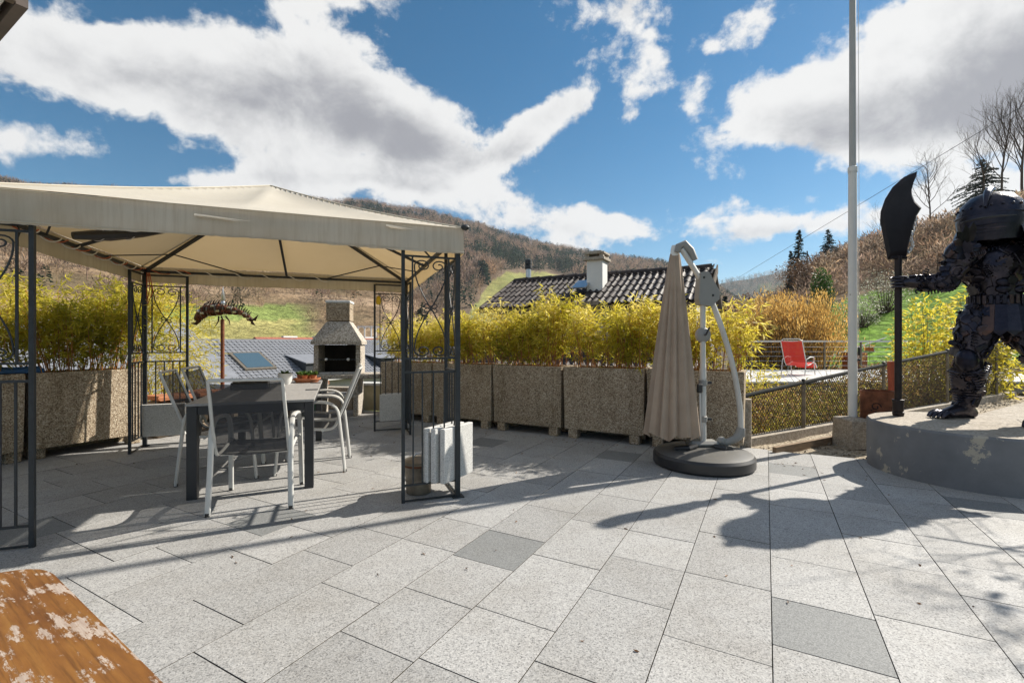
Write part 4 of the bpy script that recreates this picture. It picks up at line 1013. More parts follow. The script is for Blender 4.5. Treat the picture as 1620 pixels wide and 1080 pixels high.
# on the table
def rosette(name, n, r, m, c, parent, seed, up=.6):
    g = np.random.default_rng(seed); an = g.uniform(0, 6.283, n); D = np.stack([np.cos(an), np.sin(an), g.uniform(up * .3, up * 1.8, n)], 1); C = np.tile(np.array(c), (n, 1)) + np.stack([np.cos(an), np.sin(an), 0 * an], 1) * r * .15
    leaves(name, C, D, g.uniform(.7, 1.2, n) * r, r * .3, g.random(n), m, parent)
t = thing('white_pot', 'white round pot on the far end of the table', 'flower pot', tl(-.37, 1.58, .741))
MB().lathe([(.001, 0), (.05, 0), (.068, .03), (.078, .12), (.075, .122), (.068, .10), (.001, .10)], 22).build('pot', M['white'], t, 30)
h = thing('pot_plant', 'small green plant growing in the white table pot', 'plant', tl(-.37, 1.58, .84)); rosette('leaves', 90, .06, M['green_leaf'], (0, 0, 0), h, 3, 1.2)
t = thing('terracotta_bowl', 'low terracotta bowl at the far right of the table', 'flower pot', tl(-.155, 1.78, .741))
MB().lathe([(.001, 0), (.12, 0), (.15, .035), (.152, .05), (.142, .05), (.13, .035), (.001, .035)], 26).build('bowl', M['terracotta'], t, 30)
h = thing('succulents', 'green succulents in little pots in the terracotta bowl', 'plant', tl(-.155, 1.78, .77))
for k, (x, y) in enumerate(((-.08, 0), (0, .05), (.08, -.01), (0, -.06))):
    MB().lathe([(.001, 0), (.03, 0), (.038, .05), (.03, .05), (.001, .045)], 14, (x, y, 0.008)).build('small_pot', M['terracotta'], h, 30); rosette('leaves', 40, .07, M['green_leaf'], (x, y, .05), h, 10 + k, .9)
t = thing('plant_tray', 'dark tray of brown dried flowers on the table', 'planter', tl(-.64, 1.12, .741), GROT)
MB().box((0, 0, .035), (.33, .15, .07), bev=.006).build('tray', M['black_plastic'], t)
for k in range(5): rosette('dried_flowers', 50, .055, M['brown_leaf'], (-.13 + .065 * k, 0, .068), t, 30 + k, 1.0)

# scraps of dry leaf blown against the planters and into the corners
n = 260; a = np.where(nr.random(n) < .65, 5.45 - np.abs(nr.normal(0, .22, n)), nr.uniform(1.5, 5.4, n)); b = nr.uniform(-6.3, .9, n)
C = np.outer(a, A) + np.outer(b, B); C[:, 2] = .004; D = nr.normal(size=(n, 3)) * np.array([[1, 1, .12]])
tag(leaves('dry_leaf_litter', C, D, nr.uniform(.012, .04, n), nr.uniform(.006, .014, n), nr.random(n), M['brown_leaf'], None), kind='stuff')
# ------------------------------------------------------------------ closed cantilever umbrella
def umbrella():
    c = Vector((1.90, 4.62, 0)); t = thing('cantilever_umbrella', 'closed taupe cantilever umbrella on round dark base', 'umbrella', c)
    a, g = M['alu'], M['grey_plastic']
    def q(px, py, dy=0.0): return P(px, py, 4.62) - c + Vector((0, dy, 0))
    MB().lathe([(.001, 0), (.455, 0), (.475, .02), (.475, .10), (.455, .125)], 56).build('base_ring', M['black_plastic'], t, 30)
    MB().lathe([(.455, .1255), (.40, .145), (.25, .165), (.12, .178), (.001, .18)], 56).build('base_cover', simple('base_top', (.16, .155, .145), .4, .2, var=.08, bump=0), t, 30)
    MB().box((0, .02, .205), (.30, .16, .06), bev=.025).build('foot_block', g, t)
    for k, (px, r) in enumerate(((-.30, .05), (.26, .045))): MB().tube([(px, -.05, .165), (px * .6, -.12, .185), (px * .3, -.08, .2)], [.02, .032, .02], 8).build('pedal', M['black_plastic'], t, True)
    m = MB().lathe([(.032, .2), (.032, .95)], 16, cap=True); m.lathe([(.026, .95), (.026, 1.62)], 16, cap=True); m.build('mast', a, t, 30)
    for z in (.42, .78): MB().lathe([(.034, z), (.042, z + .005), (.042, z + .055), (.034, z + .06)], 16).build('clamp_collar', M['grey_plastic'], t, 30); MB().tube([(.04, 0, z + .03), (.085, 0, z + .03)], .014, 8).build('clamp_knob', M['black_plastic'], t, True)
    MB().ball((0, 0, 1.285), (.078, .05, .078), 18, 12).build('joint_housing', g, t, True)
    MB().tube([(0, -.05, 1.285), (.0, -.075, 1.285), (.03, -.09, 1.36)], .010, 6).build('crank', M['black_plastic'], t, True)
    # curved arm
    arm = spline([q(1078, 394), q(1098, 425), q(1120, 463), q(1142, 520), q(1160, 582), q(1170, 640), q(1172, 680)], 8)
    MB().tube(arm, .036, 10, flat=.7).build('curved_arm', a, t, True)
    m = MB(); side = [Vector((0, -.036, 0)), Vector((0, .036, 0))]
    for s in side: m.tube([p + s * .72 for p in arm], .009, 6)
    m.build('arm_groove', simple('dark_groove', (.2, .2, .195), .5, bump=0), t, True)
    out = [q(1105, 432), q(1117, 430), q(1135, 462), q(1134, 474), q(1122, 485), q(1104, 482), q(1102, 473)]
    MB().prism([p + Vector((0, -.06, 0)) for p in out], (0, .12, 0)).build('tilt_housing', g, t)
    for p_ in ((1110, 440), (1124, 468)): MB().ball(q(*p_, -.061), (.012, .006, .012), 8, 6).build('screw', M['black_plastic'], t)
    MB().tube([q(1071, 399), q(1074, 390), q(1082, 386), q(1092, 396), q(1099, 412)], [.028, .038, .042, .04, .034], 10).build('top_elbow', g, t, True)
    MB().tube([q(1172, 676), q(1171, 686), q(1163, 694), q(1148, 700), q(1140, 699)], [.04, .05, .038, .034, .036], 10).build('lower_elbow', g, t, True)
    MB().ball(q(1141, 698), (.05, .045, .05), 12, 8).build('pivot', g, t, True)
    MB().tube([q(1104, 618, -.05), q(1106, 660, -.03), q(1108, 694, 0)], .012, 8).build('stay', a, t, True); MB().box(q(1103, 613, -.06), (.05, .04, .09), bev=.01).build('stay_clip', M['black_plastic'], t)
    # folded canopy
    top = q(1071, 400, .06); bot = q(1062, 687, .0); H = top.z - bot.z
    prof = [0, .03, .1, .2, .35, .5, .65, .8, .92, 1.0]; n = 120; m = MB()
    for k, f in enumerate(prof):
        cc = top.lerp(bot, f); Rr = lerp(.045, .262, f ** .9)
        for i in range(n):
            an = 2 * math.pi * i / n
            pl = .5 + .5 * math.cos(11 * an + .8 * math.sin(3 * an) + .3 * f); deep = min(1, f * 4)
            fine = .5 + .5 * math.cos(27 * an + 2 * math.sin(5 * an))
            r = Rr * (1 - .26 * deep * (1 - pl ** .7)) * (1 - .05 * deep * fine)
            r *= 1 + .06 * math.cos(2 * an + 1)
            z = cc.z + (.022 * math.cos(5 * an + 1) + .015 * math.cos(11 * an)) * (f > .95)
            m.v.append((cc.x + r * math.cos(an), cc.y + r * .92 * math.sin(an), z))
    for k in range(len(prof) - 1):
        for i in range(n): j = (i + 1) % n; m.f.append((k * n + i, k * n + j, (k + 1) * n + j, (k + 1) * n + i))
    cn = m.build('folded_canopy', M['taupe'], t, 60)
    MB().lathe([(.001, .09), (.03, .085), (.04, .05), (.046, -.02), (.04, -.03)], 16, top).build('canopy_cap', M['white'], t, 30)
umbrella()

# ------------------------------------------------------------------ plinth, warrior sculpture, glaive
PC = Vector((4.24, 4.30, 0)); PZ = .46
def plinth():
    t = thing('round_plinth', 'round concrete plinth with flaking grey paint under the warrior', 'plinth', PC)
    prof = [(.75, -.05), (.752, .1), (.75, .3), (.75, .44), (.738, PZ), (.5, PZ + .002), (.001, PZ + .003)]
    MB().lathe(prof[:5], 72, fn=lambda r, z, a: r + .008 * math.sin(3 * a) + .004 * math.sin(17 * a + 9 * z)).build('drum', M['plinth'], t, 30)
    MB().lathe(prof[4:], 72, fn=lambda r, z, a: r + (.008 * math.sin(3 * a) + .004 * math.sin(17 * a + 9 * z)) * (r > .6)).build('top_slab', M['concrete'], t, 30)
plinth()
def capsules(parts, name, m, voxel=.018, smooth=6):
    """one continuous body from overlapping tapered limbs: voxel remesh of the union"""
    mb = MB()
    for p in parts:
        if p[0] == 'e': mb.ball(p[1], p[2], 16, 12, p[3] if len(p) > 3 else None)
        else:
            pts, rs = p[1], p[2]; mb.tube(pts, rs, 12)
            mb.ball(pts[0], rs[0], 12, 8); mb.ball(pts[-1], rs[-1], 12, 8)
    me = mb.mesh('tmp'); o = bpy.data.objects.new('tmp', me); col.objects.link(o)
    r = o.modifiers.new('r', 'REMESH'); r.mode = 'VOXEL'; r.voxel_size = voxel
    s = o.modifiers.new('s', 'SMOOTH'); s.iterations = smooth; s.factor = .5
    dg = bpy.context.evaluated_depsgraph_get(); out = bpy.data.meshes.new_from_object(o.evaluated_get(dg)); out.name = name
    bpy.data.objects.remove(o); bpy.data.meshes.remove(me)
    out.materials.clear(); out.materials.append(m); out.polygons.foreach_set('use_smooth', [True] * len(out.polygons)); return out
def hand_parts(palm, d, n, r, curl=1.0):
    """fist closed round a vertical shaft at `palm`: four fingers wrap, thumb crosses the other side"""
    parts = []; return parts
def gear(n=12, r=.05, th=.012):
    pts = []
    for i in range(n):
        for k, rr in enumerate((r * .8, r, r, r * .8)):
            a = 2 * math.pi * (i + (k - 1.5) * .22) / n; pts.append((rr * math.cos(a), rr * math.sin(a), 0))
    return MB().prism(pts, (0, 0, th))
def warrior():
    t = thing('scrap_metal_warrior', 'larger than life warrior sculpture welded from black scrap metal', 'statue', PC + Vector((.22, 0, PZ)))
    o0 = PC + Vector((.22, 0, PZ)); m = M['statue']
    def q(px, py, Y): return P(px, py, Y) - o0
    S = lambda pts, rs: ('c', [Vector(p) for p in pts], rs)
    Yc = 4.42
    pel = q(1580, 492, Yc); waist = q(1574, 462, Yc); chest = q(1572, 418, Yc); neck = q(1566, 388, Yc)
    sh1 = q(1522, 400, 4.34); el1 = q(1500, 446, 4.40); ha1 = q(1428, 447, 4.70)
    sh2 = q(1640, 405, 4.42); el2 = q(1690, 455, 4.30); ha2 = q(1688, 510, 4.08)
    hip1 = q(1553, 500, 4.45); kn1 = q(1533, 566, 4.46); an1 = q(1528, 645, 4.62)
    hip2 = q(1606, 500, 4.36); kn2 = q(1655, 572, 4.20); an2 = q(1668, 668, 4.14)
    # feet: heel, ball and toes on the plinth (z = 0 here)
    def fl(v, z): return Vector((v.x, v.y, z))
    f1 = Vector((-1, -.12, 0)).normalized(); f2 = Vector((-.93, -.36, 0)).normalized()
    parts = [('e', pel + Vector((0, 0, .02)), (.215, .17, .15)), S([pel, waist, chest], [.17, .165, .22]), ('e', chest, (.29, .20, .20)), ('e', chest + Vector((-.12, -.13, -.01)), (.14, .09, .11)), ('e', chest + Vector((.12, -.13, -.01)), (.14, .09, .11)),
             S([chest + Vector((0, 0, .1)), neck], [.15, .10]), ('e', neck + Vector((0, -.01, .19)), (.13, .155, .18)),
             ('e', sh1, (.13, .13, .125)), S([sh1, sh1.lerp(el1, .45), el1], [.105, .10, .075]), S([el1, el1.lerp(ha1, .35), ha1], [.075, .082, .045]),
             ('e', sh2, (.13, .13, .125)), S([sh2, sh2.lerp(el2, .45), el2], [.105, .10, .075]), S([el2, el2.lerp(ha2, .35), ha2], [.075, .082, .045]),
             S([hip1, hip1.lerp(kn1, .4), kn1], [.15, .15, .10]), S([kn1, kn1.lerp(an1, .35), an1], [.10, .115, .065]),
             S([hip2, hip2.lerp(kn2, .4), kn2], [.15, .15, .10]), S([kn2, kn2.lerp(an2, .35), an2], [.10, .115, .065])]
    digits = []
    for an, f in ((an1, f1), (an2, f2)):
        sd = Vector((-f.y, f.x, 0)); heel = fl(an - f * .06, .05); ball = fl(an + f * .24, .045)
        parts += [S([an, heel], [.065, .055]), S([an, fl(an + f * .1, .075), ball], [.07, .065, .05]), S([heel, ball], [.05, .045])]
        for k in range(5):
            b = ball + sd * (-.064 + .032 * k) - f * .01; e = b + f * (.15 - .016 * abs(k - 1.5)); digits.append(([b, b.lerp(e, .4) + Vector((0, 0, .022)), b.lerp(e, .75) + Vector((0, 0, .004)), fl(e, .016)], [.021, .020, .018, .011]))
    # gripping hand on the shaft
    sx = q(1421, 447, 4.73); wr = ha1
    parts.append(('e', sx + Vector((.055, -.01, 0)), (.05, .045, .062)))
    for k in range(4):
        z = .047 - .031 * k; r = .0148 - .001 * abs(k - 1)
        pts = [sx + Vector((.06, -.035, z)), sx + Vector((.02, -.062, z)), sx + Vector((-.03, -.055, z)), sx + Vector((-.056, -.012, z)), sx + Vector((-.045, .035, z))]
        digits.append((spline(pts, 3), [r] * 8 + [r * .9] * 3 + [r * .7, r * .5]))
    digits.append(([sx + Vector((.06, .03, .0)), sx + Vector((.035, .058, .035)), sx + Vector((-.02, .058, .052)), sx + Vector((-.045, .045, .05))], [.021, .019, .017, .01]))
    # hanging hand, loosely curled
    d = (ha2 - el2).normalized(); sd = Vector((1, 0, 0)); fw = Vector((-.2, -.5, -.3)).normalized()
    pal = ha2 + d * .07; parts.append(('e', pal, (.055, .04, .07))); 
    for k in range(4):
        b = pal + d * .06 + sd * (-.045 + .03 * k); l = (.085, .1, .095, .075)[k]; digits.append(([b - d * .03, b + d * l * .5, b + d * l * .8 + fw * l * .35, b + d * l * .85 + fw * l * .75], [.015, .014, .013, .009]))
    b = pal + sd * -.05; digits.append(([b, b + d * .04 - sd * .03, b + d * .085 - sd * .03 + fw * .02], [.02, .017, .011]))
    me = capsules(parts, 'body', m, .0135, 3)
    dm = MB()
    for pts_, rs_ in digits: dm.tube(pts_, rs_, 8)
    bm = bmesh.new(); bm.from_mesh(me); tmp = dm.mesh('tmp', m, True); bm.from_mesh(tmp); bm.to_mesh(me); bm.free(); bpy.data.meshes.remove(tmp)
    body = put('body', me, t)
    # ---- helmet: plain closed dome with a comb, a single slot and overlapping neck lames
    hc = neck + Vector((-.01, -.02, .215)); fx = Vector((-.80, -.60, 0)).normalized(); hr = Matrix.Rotation(math.atan2(fx.y, fx.x), 3, 'Z')
    mb = MB(); n = 40; pr = [(.215, -.20), (.225, -.1), (.235, .0), (.232, .08), (.205, .17), (.15, .235), (.08, .265), (.005, .275)]
    mb.lathe(pr, n, hc, fn=lambda r, z, a: r * (1 + .16 * math.cos(a) * (1 if z < .1 else .5)) , M=hr); put('helmet', mb.mesh('helmet', m, 35), t)
    cmb = MB(); arc = [hc + hr @ Vector((.29 * math.cos(a), 0, .03 + .27 * math.sin(a))) for a in np.linspace(.25, 2.75, 14)]
    cmb.tube(arc, [.012 + .022 * math.sin(math.pi * i / 13) for i in range(14)], 8, flat=.45 if False else 1.0); cmb.build('helmet_comb', m, t, True)
    MB().tube([hc + hr @ Vector((.243 * math.cos(a), .232 * math.sin(a), .045)) * 1.0 for a in np.linspace(-1.25, 1.25, 12)], .030, 8, flat=.5).build('visor_rim', m, t, True)
    MB().tube([hc + hr @ Vector((.268 * math.cos(a), .238 * math.sin(a), .0)) for a in np.linspace(-.85, .85, 12)], .012, 6).build('eye_slot', M['black_plastic'], t)
    for k in range(4): MB().tube([hc + hr @ Vector(((.262 - .006 * k) * math.cos(a), .232 * math.sin(a), -.06 - .035 * k)) for a in np.linspace(-.55, .55, 8)], .010, 6).build('breath_bar', m, t, True)
    for k in range(6):
        pr = [(.238 + .016 * k, -.06 - .055 * k), (.262 + .02 * k, -.125 - .055 * k)]; mb = MB(); an = np.linspace(1.0, 2 * math.pi - 1.0, 22)
        for (r, z) in pr + [(pr[1][0] - .012, pr[1][1]), (pr[0][0] - .012, pr[0][1])]:
            for a in an: mb.v.append(tuple(hc + hr @ Vector((r * math.cos(a), r * math.sin(a), z))))
        w = len(an)
        for j in range(4):
            for i in range(w - 1): j2 = (j + 1) % 4; mb.f.append((j * w + i, j * w + i + 1, j2 * w + i + 1, j2 * w + i))
        put('neck_lame', mb.mesh('neck_lame', m, 30), t)
    for i in range(14):
        a = -2.0 + 4.0 * i / 13; p_ = hc + hr @ Vector((.236 * math.cos(a) * 1.08, .236 * math.sin(a), .115)); MB().ball(p_, .012, 8, 6).build('rivet', m, t, True)
    # ---- shoulder plates, chest, belt, knee and shin guards
    def fan(c, n, r0, r1, a0, a1, tilt, name):
        for k in range(n):
            a = lerp(a0, a1, k / (n - 1)); dv = Vector((math.cos(a), -.35, math.sin(a))).normalized(); sv = dv.cross(Vector((0, -1, 0))).normalized(); nv = sv.cross(dv)
            p0 = c + dv * r0; p1 = c + dv * r1; w = .045
            mb = MB().prism([p0 - sv * w * .7, p0 + sv * w * .7, p0.lerp(p1, .6) + sv * w, p1, p0.lerp(p1, .6) - sv * w], nv * .012); mb.build(name, m, t)
    fan(sh1 + Vector((-.0, -.06, .04)), 6, .06, .235, R(100), R(215), 0, 'shoulder_plate'); fan(sh2 + Vector((0, -.06, .04)), 6, .06, .235, R(80), R(-35), 0, 'shoulder_plate')
    for s in (-1, 1): MB().ball(chest + Vector((s * .135, -.165, -.005)), (.135, .06, .115), 14, 10).build('breast_plate', m, t, True)
    for k in range(3):
        for s in (-1, 1): MB().ball(chest.lerp(waist, .45 + .25 * k) + Vector((s * .075, -.165 + .01 * k, 0)), (.068, .04, .042), 12, 8).build('belly_plate', m, t, True)
    for k in range(30):
        a = 2 * math.pi * k / 30; MB().box(pel + Vector((.235 * math.cos(a), .19 * math.sin(a), .10)), (.018, .03, .085), rz=a, bev=.004).build('belt_link', m, t)
    for k in range(9):
        a = R(180 + 20 * k + 10); p0 = pel + Vector((.23 * math.cos(a), .185 * math.sin(a), .05)); p1 = p0 + Vector((.05 * math.cos(a), .05 * math.sin(a), -.24)); sv = Vector((-math.sin(a), math.cos(a), 0)); nv = Vector((math.cos(a), math.sin(a), .2))
        MB().prism([p0 - sv * .05, p0 + sv * .05, p1 + sv * .055, p1 + Vector((0, 0, -.05)), p1 - sv * .055], nv * .012).build('skirt_plate', m, t)
    for kn, an in ((kn1, an1), (kn2, an2)):
        MB().ball(kn + Vector((-.07, -.05, -.02)), (.085, .085, .11), 14, 10).build('knee_guard', m, t, True)
        for k in range(13):
            f = .28 + .052 * k; c = kn.lerp(an, f); r = lerp(.13, .082, (f - .28) / .65)
            MB().tube([c + Vector((r * math.cos(a), r * math.sin(a), .004 * math.sin(a * 5))) for a in np.linspace(0, 2 * math.pi, 18, endpoint=False)], .0145, 6, closed=True).build('shin_band', m, t, True)
        for k in range(5): c = kn.lerp(an, .35 + .13 * k) + Vector((.11, .05, 0)); MB().tube([c, c + Vector((.05, .02, .0)), c + Vector((.085, .03, -.035))], [.02, .014, .003], 6).build('calf_spike', m, t)
    for k in range(7):
        c = el1.lerp(ha1, .15 + .1 * k); MB().box(c + Vector((0, -.02, .055)), (.07, .08, .02), M=Matrix.Rotation(R(12), 3, 'Y'), bev=.006).build('arm_plate', m, t)
    # ---- welded scrap all over: gears, rings, discs, plates, coils, bolts
    disc = MB().lathe([(.001, .012), (.03, .010), (.036, .004), (.036, -.01)], 14).mesh('metal_disc', m, 30)
    ring = MB().tube([(.034 * math.cos(a), .034 * math.sin(a), .003) for a in np.linspace(0, 2 * math.pi, 16, endpoint=False)], .009, 6, closed=True).mesh('metal_ring', m, True)
    gr = gear().mesh('gear', m); gr2 = gear(9, .032, .016).mesh('gear', m)
    pl = MB().box((0, 0, .003), (.05, .095, .012), bev=.004).mesh('metal_plate', m); pl2 = MB().box((0, 0, .004), (.034, .07, .014), bev=.005).mesh('metal_plate', m)
    coil = MB().tube([(.016 * math.cos(i * .9), -.05 + i * .0028, .008 + .016 * math.sin(i * .9)) for i in range(38)], .0045, 5).mesh('coil_spring', m, True)
    bolt = MB().lathe([(.016, 0), (.016, .014), (.006, .016), (.006, .03), (.001, .03)], 6, cap=False).mesh('bolt', m)
    kinds = [('metal_disc', disc), ('metal_ring', ring), ('gear', gr), ('gear', gr2), ('metal_plate', pl), ('metal_plate', pl2), ('metal_plate', pl), ('coil_spring', coil), ('bolt', bolt)]
    g = random.Random(8); polys = me.polygons; cand = list(range(len(polys))); g.shuffle(cand); placed = []
    for i in cand:
        if len(placed) >= 250: break
        pc = polys[i].center.copy(); nn = polys[i].normal.copy(); w = pc + o0
        if nn.dot((Vector((0, 0, CAMZ)) - w).normalized()) < -.05 or w.x / w.y > 1.18: continue
        if pc.z < .14 or pc.z > neck.z - .02 or (pc - sx).length < .16 or (pc - ha2).length < .2: continue
        if any((pc - z).length < .046 for z in placed): continue
        placed.append(pc); nm, mesh_ = g.choice(kinds); rot = nn.to_track_quat('Z', 'Y').to_matrix().to_4x4() @ Matrix.Rotation(g.uniform(0, 6.28), 4, 'Z')
        put(nm, mesh_, t, matrix=Matrix.Translation(pc + nn * .004) @ rot @ Matrix.Rotation(g.gauss(0, .16), 4, 'X') @ Matrix.Rotation(g.gauss(0, .16), 4, 'Y') @ Matrix.Scale(g.uniform(.9, 1.6), 4))
    return t
warrior()
def glaive():
    c = P(1421, 656, 4.73); c.z = PZ + .003; t = thing('glaive', 'tall dark glaive with crescent blade held by the warrior', 'polearm', c)
    def q(px, py): return P(px, py, 4.73) - c
    MB().tube([(0, 0, .02), (0, 0, q(0, 405).z)], .031, 12).build('shaft', M['blade'], t, True)
    MB().lathe([(.001, 0), (.045, .0), (.05, .02), (.05, .04), (.043, .045), (.047, .06), (.047, .14), (.052, .145), (.052, .165), (.034, .17)], 14).build('ferrule', M['blade'], t, 30)
    ed = [(1404, 410), (1399, 385), (1394, 360), (1392, 350), (1393, 335), (1400, 315), (1412, 296), (1430, 280), (1451, 271)]
    bk = [(1446, 283), (1442, 298), (1443, 308), (1447, 318), (1458, 329), (1450, 342), (1444, 360), (1438, 385), (1434, 405)]
    out = [q(*p) for p in ed + bk]; ce = Vector((sum(p.x for p in out) / len(out), 0, sum(p.z for p in out) / len(out)))
    m = MB(); n = len(out); th = .014
    inn = [ce + (p - ce) * .86 for p in out]
    m.v = [tuple(p) for p in out] + [tuple(p + Vector((0, -th, 0))) for p in inn] + [tuple(p + Vector((0, th, 0))) for p in inn]
    for i in range(n):
        j = (i + 1) % n; m.f += [(i, j, n + j, n + i), (j, i, 2 * n + i, 2 * n + j)]
    m.f += [tuple(n + i for i in range(n)), tuple(2 * n + i for i in reversed(range(n)))]
    m.build('blade', M['blade'], t)
    MB().box(q(1420, 408), (.17, .05, .03), bev=.006).build('socket', M['blade'], t)
    ch = MB(); pts = spline([q(1449, 346), q(1446, 362), q(1441, 376), q(1444, 388), q(1438, 398)], 4)
    for i, p in enumerate(pts[::1]):
        rot = Matrix.Rotation(R(90) * (i % 2), 3, 'Z'); ch.tube([p + rot @ Vector((.014 * math.cos(a), 0, .022 * math.sin(a))) for a in np.linspace(0, 2 * math.pi, 10, endpoint=False)], .0045, 5, closed=True)
    ch.build('chain', M['steel'], t, True)
glaive()

# ------------------------------------------------------------------ flagpole, barrel, fence
def flagpole():
    b = Vector((4.0, 5.45, 0)); t = thing('foundation_block', 'rough concrete block carrying the white flagpole', 'block', b, R(6))
    m = MB().box((0, 0, .15), (.27, .32, .36), bev=.02); m.v = [(x + rng.uniform(-.012, .012), y + rng.uniform(-.012, .012), z + rng.uniform(-.01, .01)) for x, y, z in m.v]
    m.build('block_body', M['concrete'], t)
    p = b + Vector((.045, .06, .325)); t = thing('flagpole', 'tall white flagpole rising out of the picture', 'flagpole', p)
    MB().lathe([(.047, 0), (.045, 2.0), (.043, 2.9)], 18, cap=True).build('lower_pole', M['white'], t, 30)
    MB().lathe([(.049, 2.9), (.049, 2.96), (.037, 2.97)], 18).build('pole_joint', M['white'], t, 30)
    MB().lathe([(.036, 2.97), (.03, 7.0), (.001, 7.03)], 16).build('upper_pole', simple('grey_pole', (.42, .42, .41), .5, var=.06, bump=0), t, 30)
    MB().tube([(.05, -.03, .7), (.054, -.03, 2.5), (.043, -.02, 6.9)], .003, 5).build('halyard', M['white_cord'], t)
    MB().box((.052, -.03, .78), (.02, .02, .1), bev=.004).build('cleat', M['black_plastic'], t); MB().box((.052, -.03, .68), (.028, .03, .03), bev=.004).build('cleat', M['black_plastic'], t)
    MB().tube([(-.047, -.02, 1.45), (.047, -.02, 1.45)], .006, 6).build('pin', M['grey_plastic'], t)
flagpole()
def barrel():
    c = P(1389, 640, 5.45); c.z = .1; t = thing('rusty_fire_basket', 'rusty cylindrical fire basket with cut out scrolls by the plinth', 'fire basket', c)
    MB().lathe([(.17, 0), (.172, .54), (.164, .54), (.163, .01)], 36, cap=False).build('drum', M['rust'], t, 30)
    MB().lathe([(.174, .52), (.178, .53), (.174, .545)], 36).build('rim', M['rust'], t, 30); MB().lathe([(.174, .0), (.178, .01), (.174, .025)], 36).build('rim', M['rust'], t, 30)
    dk = simple('cut_out_dark', (.02, .012, .01), .9, bump=0)
    for (a0, z) in ((-2.35, .37), (-2.6, .2), (-1.7, .29), (-1.15, .34), (-1.45, .16), (-.9, .2)):
        pts = []
        for i in range(14):
            u = i / 13; rr = .05 * (1 - .7 * u); a = a0 + rr * math.cos(u * 7) / .172; pts.append((.1735 * math.cos(a), .1735 * math.sin(a), z + rr * math.sin(u * 7)))
        MB().tube(pts, .006, 5).build('cut_out', dk, t)
        for k in range(3): a = a0 + .04 * (k - 1) / .172; MB().ball((.1735 * math.cos(a), .1735 * math.sin(a), z - .045 - .012 * k), .009, 6, 5).build('cut_out', dk, t)
    p = P(1415, 650, 5.6); p.z = .0; tag(MB().bar((0, 0, .0), (-.045, 0, .98), .05).build('red_post', simple('red_lead_paint', (.33, .07, .03), .7, var=.25)), 'leaning red brown post behind the glaive shaft', 'post').location = p
barrel()
def fence():
    F = F0 + EN * .09; t = thing('wire_fence', 'wire mesh fence with sloping dark top rail behind the plinth', 'fence', F, math.atan2(E.y, E.x))
    z0 = lambda s: .05 + .019 * s; z1 = lambda s: .56 + .094 * s - .0015 * s * s
    MB().tube([(s, 0, z1(s)) for s in np.linspace(-.25, 9, 20)], .026, 8).build('top_rail', simple('dark_rail', (.028, .03, .03), .85, spec=.12, bump=0), t, True)
    for s in (-.2, 1.32, 3.4, 5.6, 7.8): MB().tube([(s, 0, z0(s) - .1), (s, 0, z1(s) + .03)], .024, 8).build('post', M['zinc'], t, True); MB().ball((s, 0, z1(s) + .035), (.028, .028, .015), 10, 6).build('post_cap', M['iron'], t, True)
    P0, P1 = [], []; st = .052
    for d in (1, -1):
        s = -1.2
        while s < 10:
            # a wire running up at 50 degrees, clipped to the fence height
            k = 1.15 * d; sa = s; za = z0(sa); sb = s
            for _ in range(12): sb = s + (z1(sb) - za) / k
            if -.2 < min(sa, sb) and max(sa, sb) < 9: P0.append((sa, .028, za)); P1.append((sb, .028, z1(sb)))
            s += st
    V, Fq = sticks(P0, P1, .0032, .0032, 3); o = put('wire_mesh', np_mesh('wire_mesh', V, Fq, simple('wire', (.06, .05, .04), .7, 0, bump=0)), t); tag(o, kind='stuff')
fence()
def creeper():
    n = 15000; s = nr.uniform(-.4, 10, n); q = -nr.uniform(.12, .75, n); h = .42 + .085 * s + .35 * fbm(77, s * 1.2, q * 2, 3); C = np.array([F0]) + np.outer(s, E) + np.outer(q, EN)
    C[:, 2] = -.55 + (h + .5) * nr.random(n) ** .7; D = nr.normal(size=(n, 3)); D[:, 2] -= .2
    tint = np.clip(.42 + 1.2 * fbm(78, s * 1.5, C[:, 2] * 2.5, 3) + nr.normal(0, .2, n), 0, 1)
    o = leaves('creeper_hedge', C, D, nr.uniform(.03, .075, n), nr.uniform(.014, .04, n), tint, M['creeper'])
    V, Fq = sticks(C[:900] + [0, 0, -.02], C[:900] + nr.normal(size=(900, 3)) * .22, .004, .002, 3); put('stems', np_mesh('stems', V, Fq, M['bark']), o)
    tag(o, 'dry brown and olive hedge growing behind the wire fence', 'hedge')
creeper()

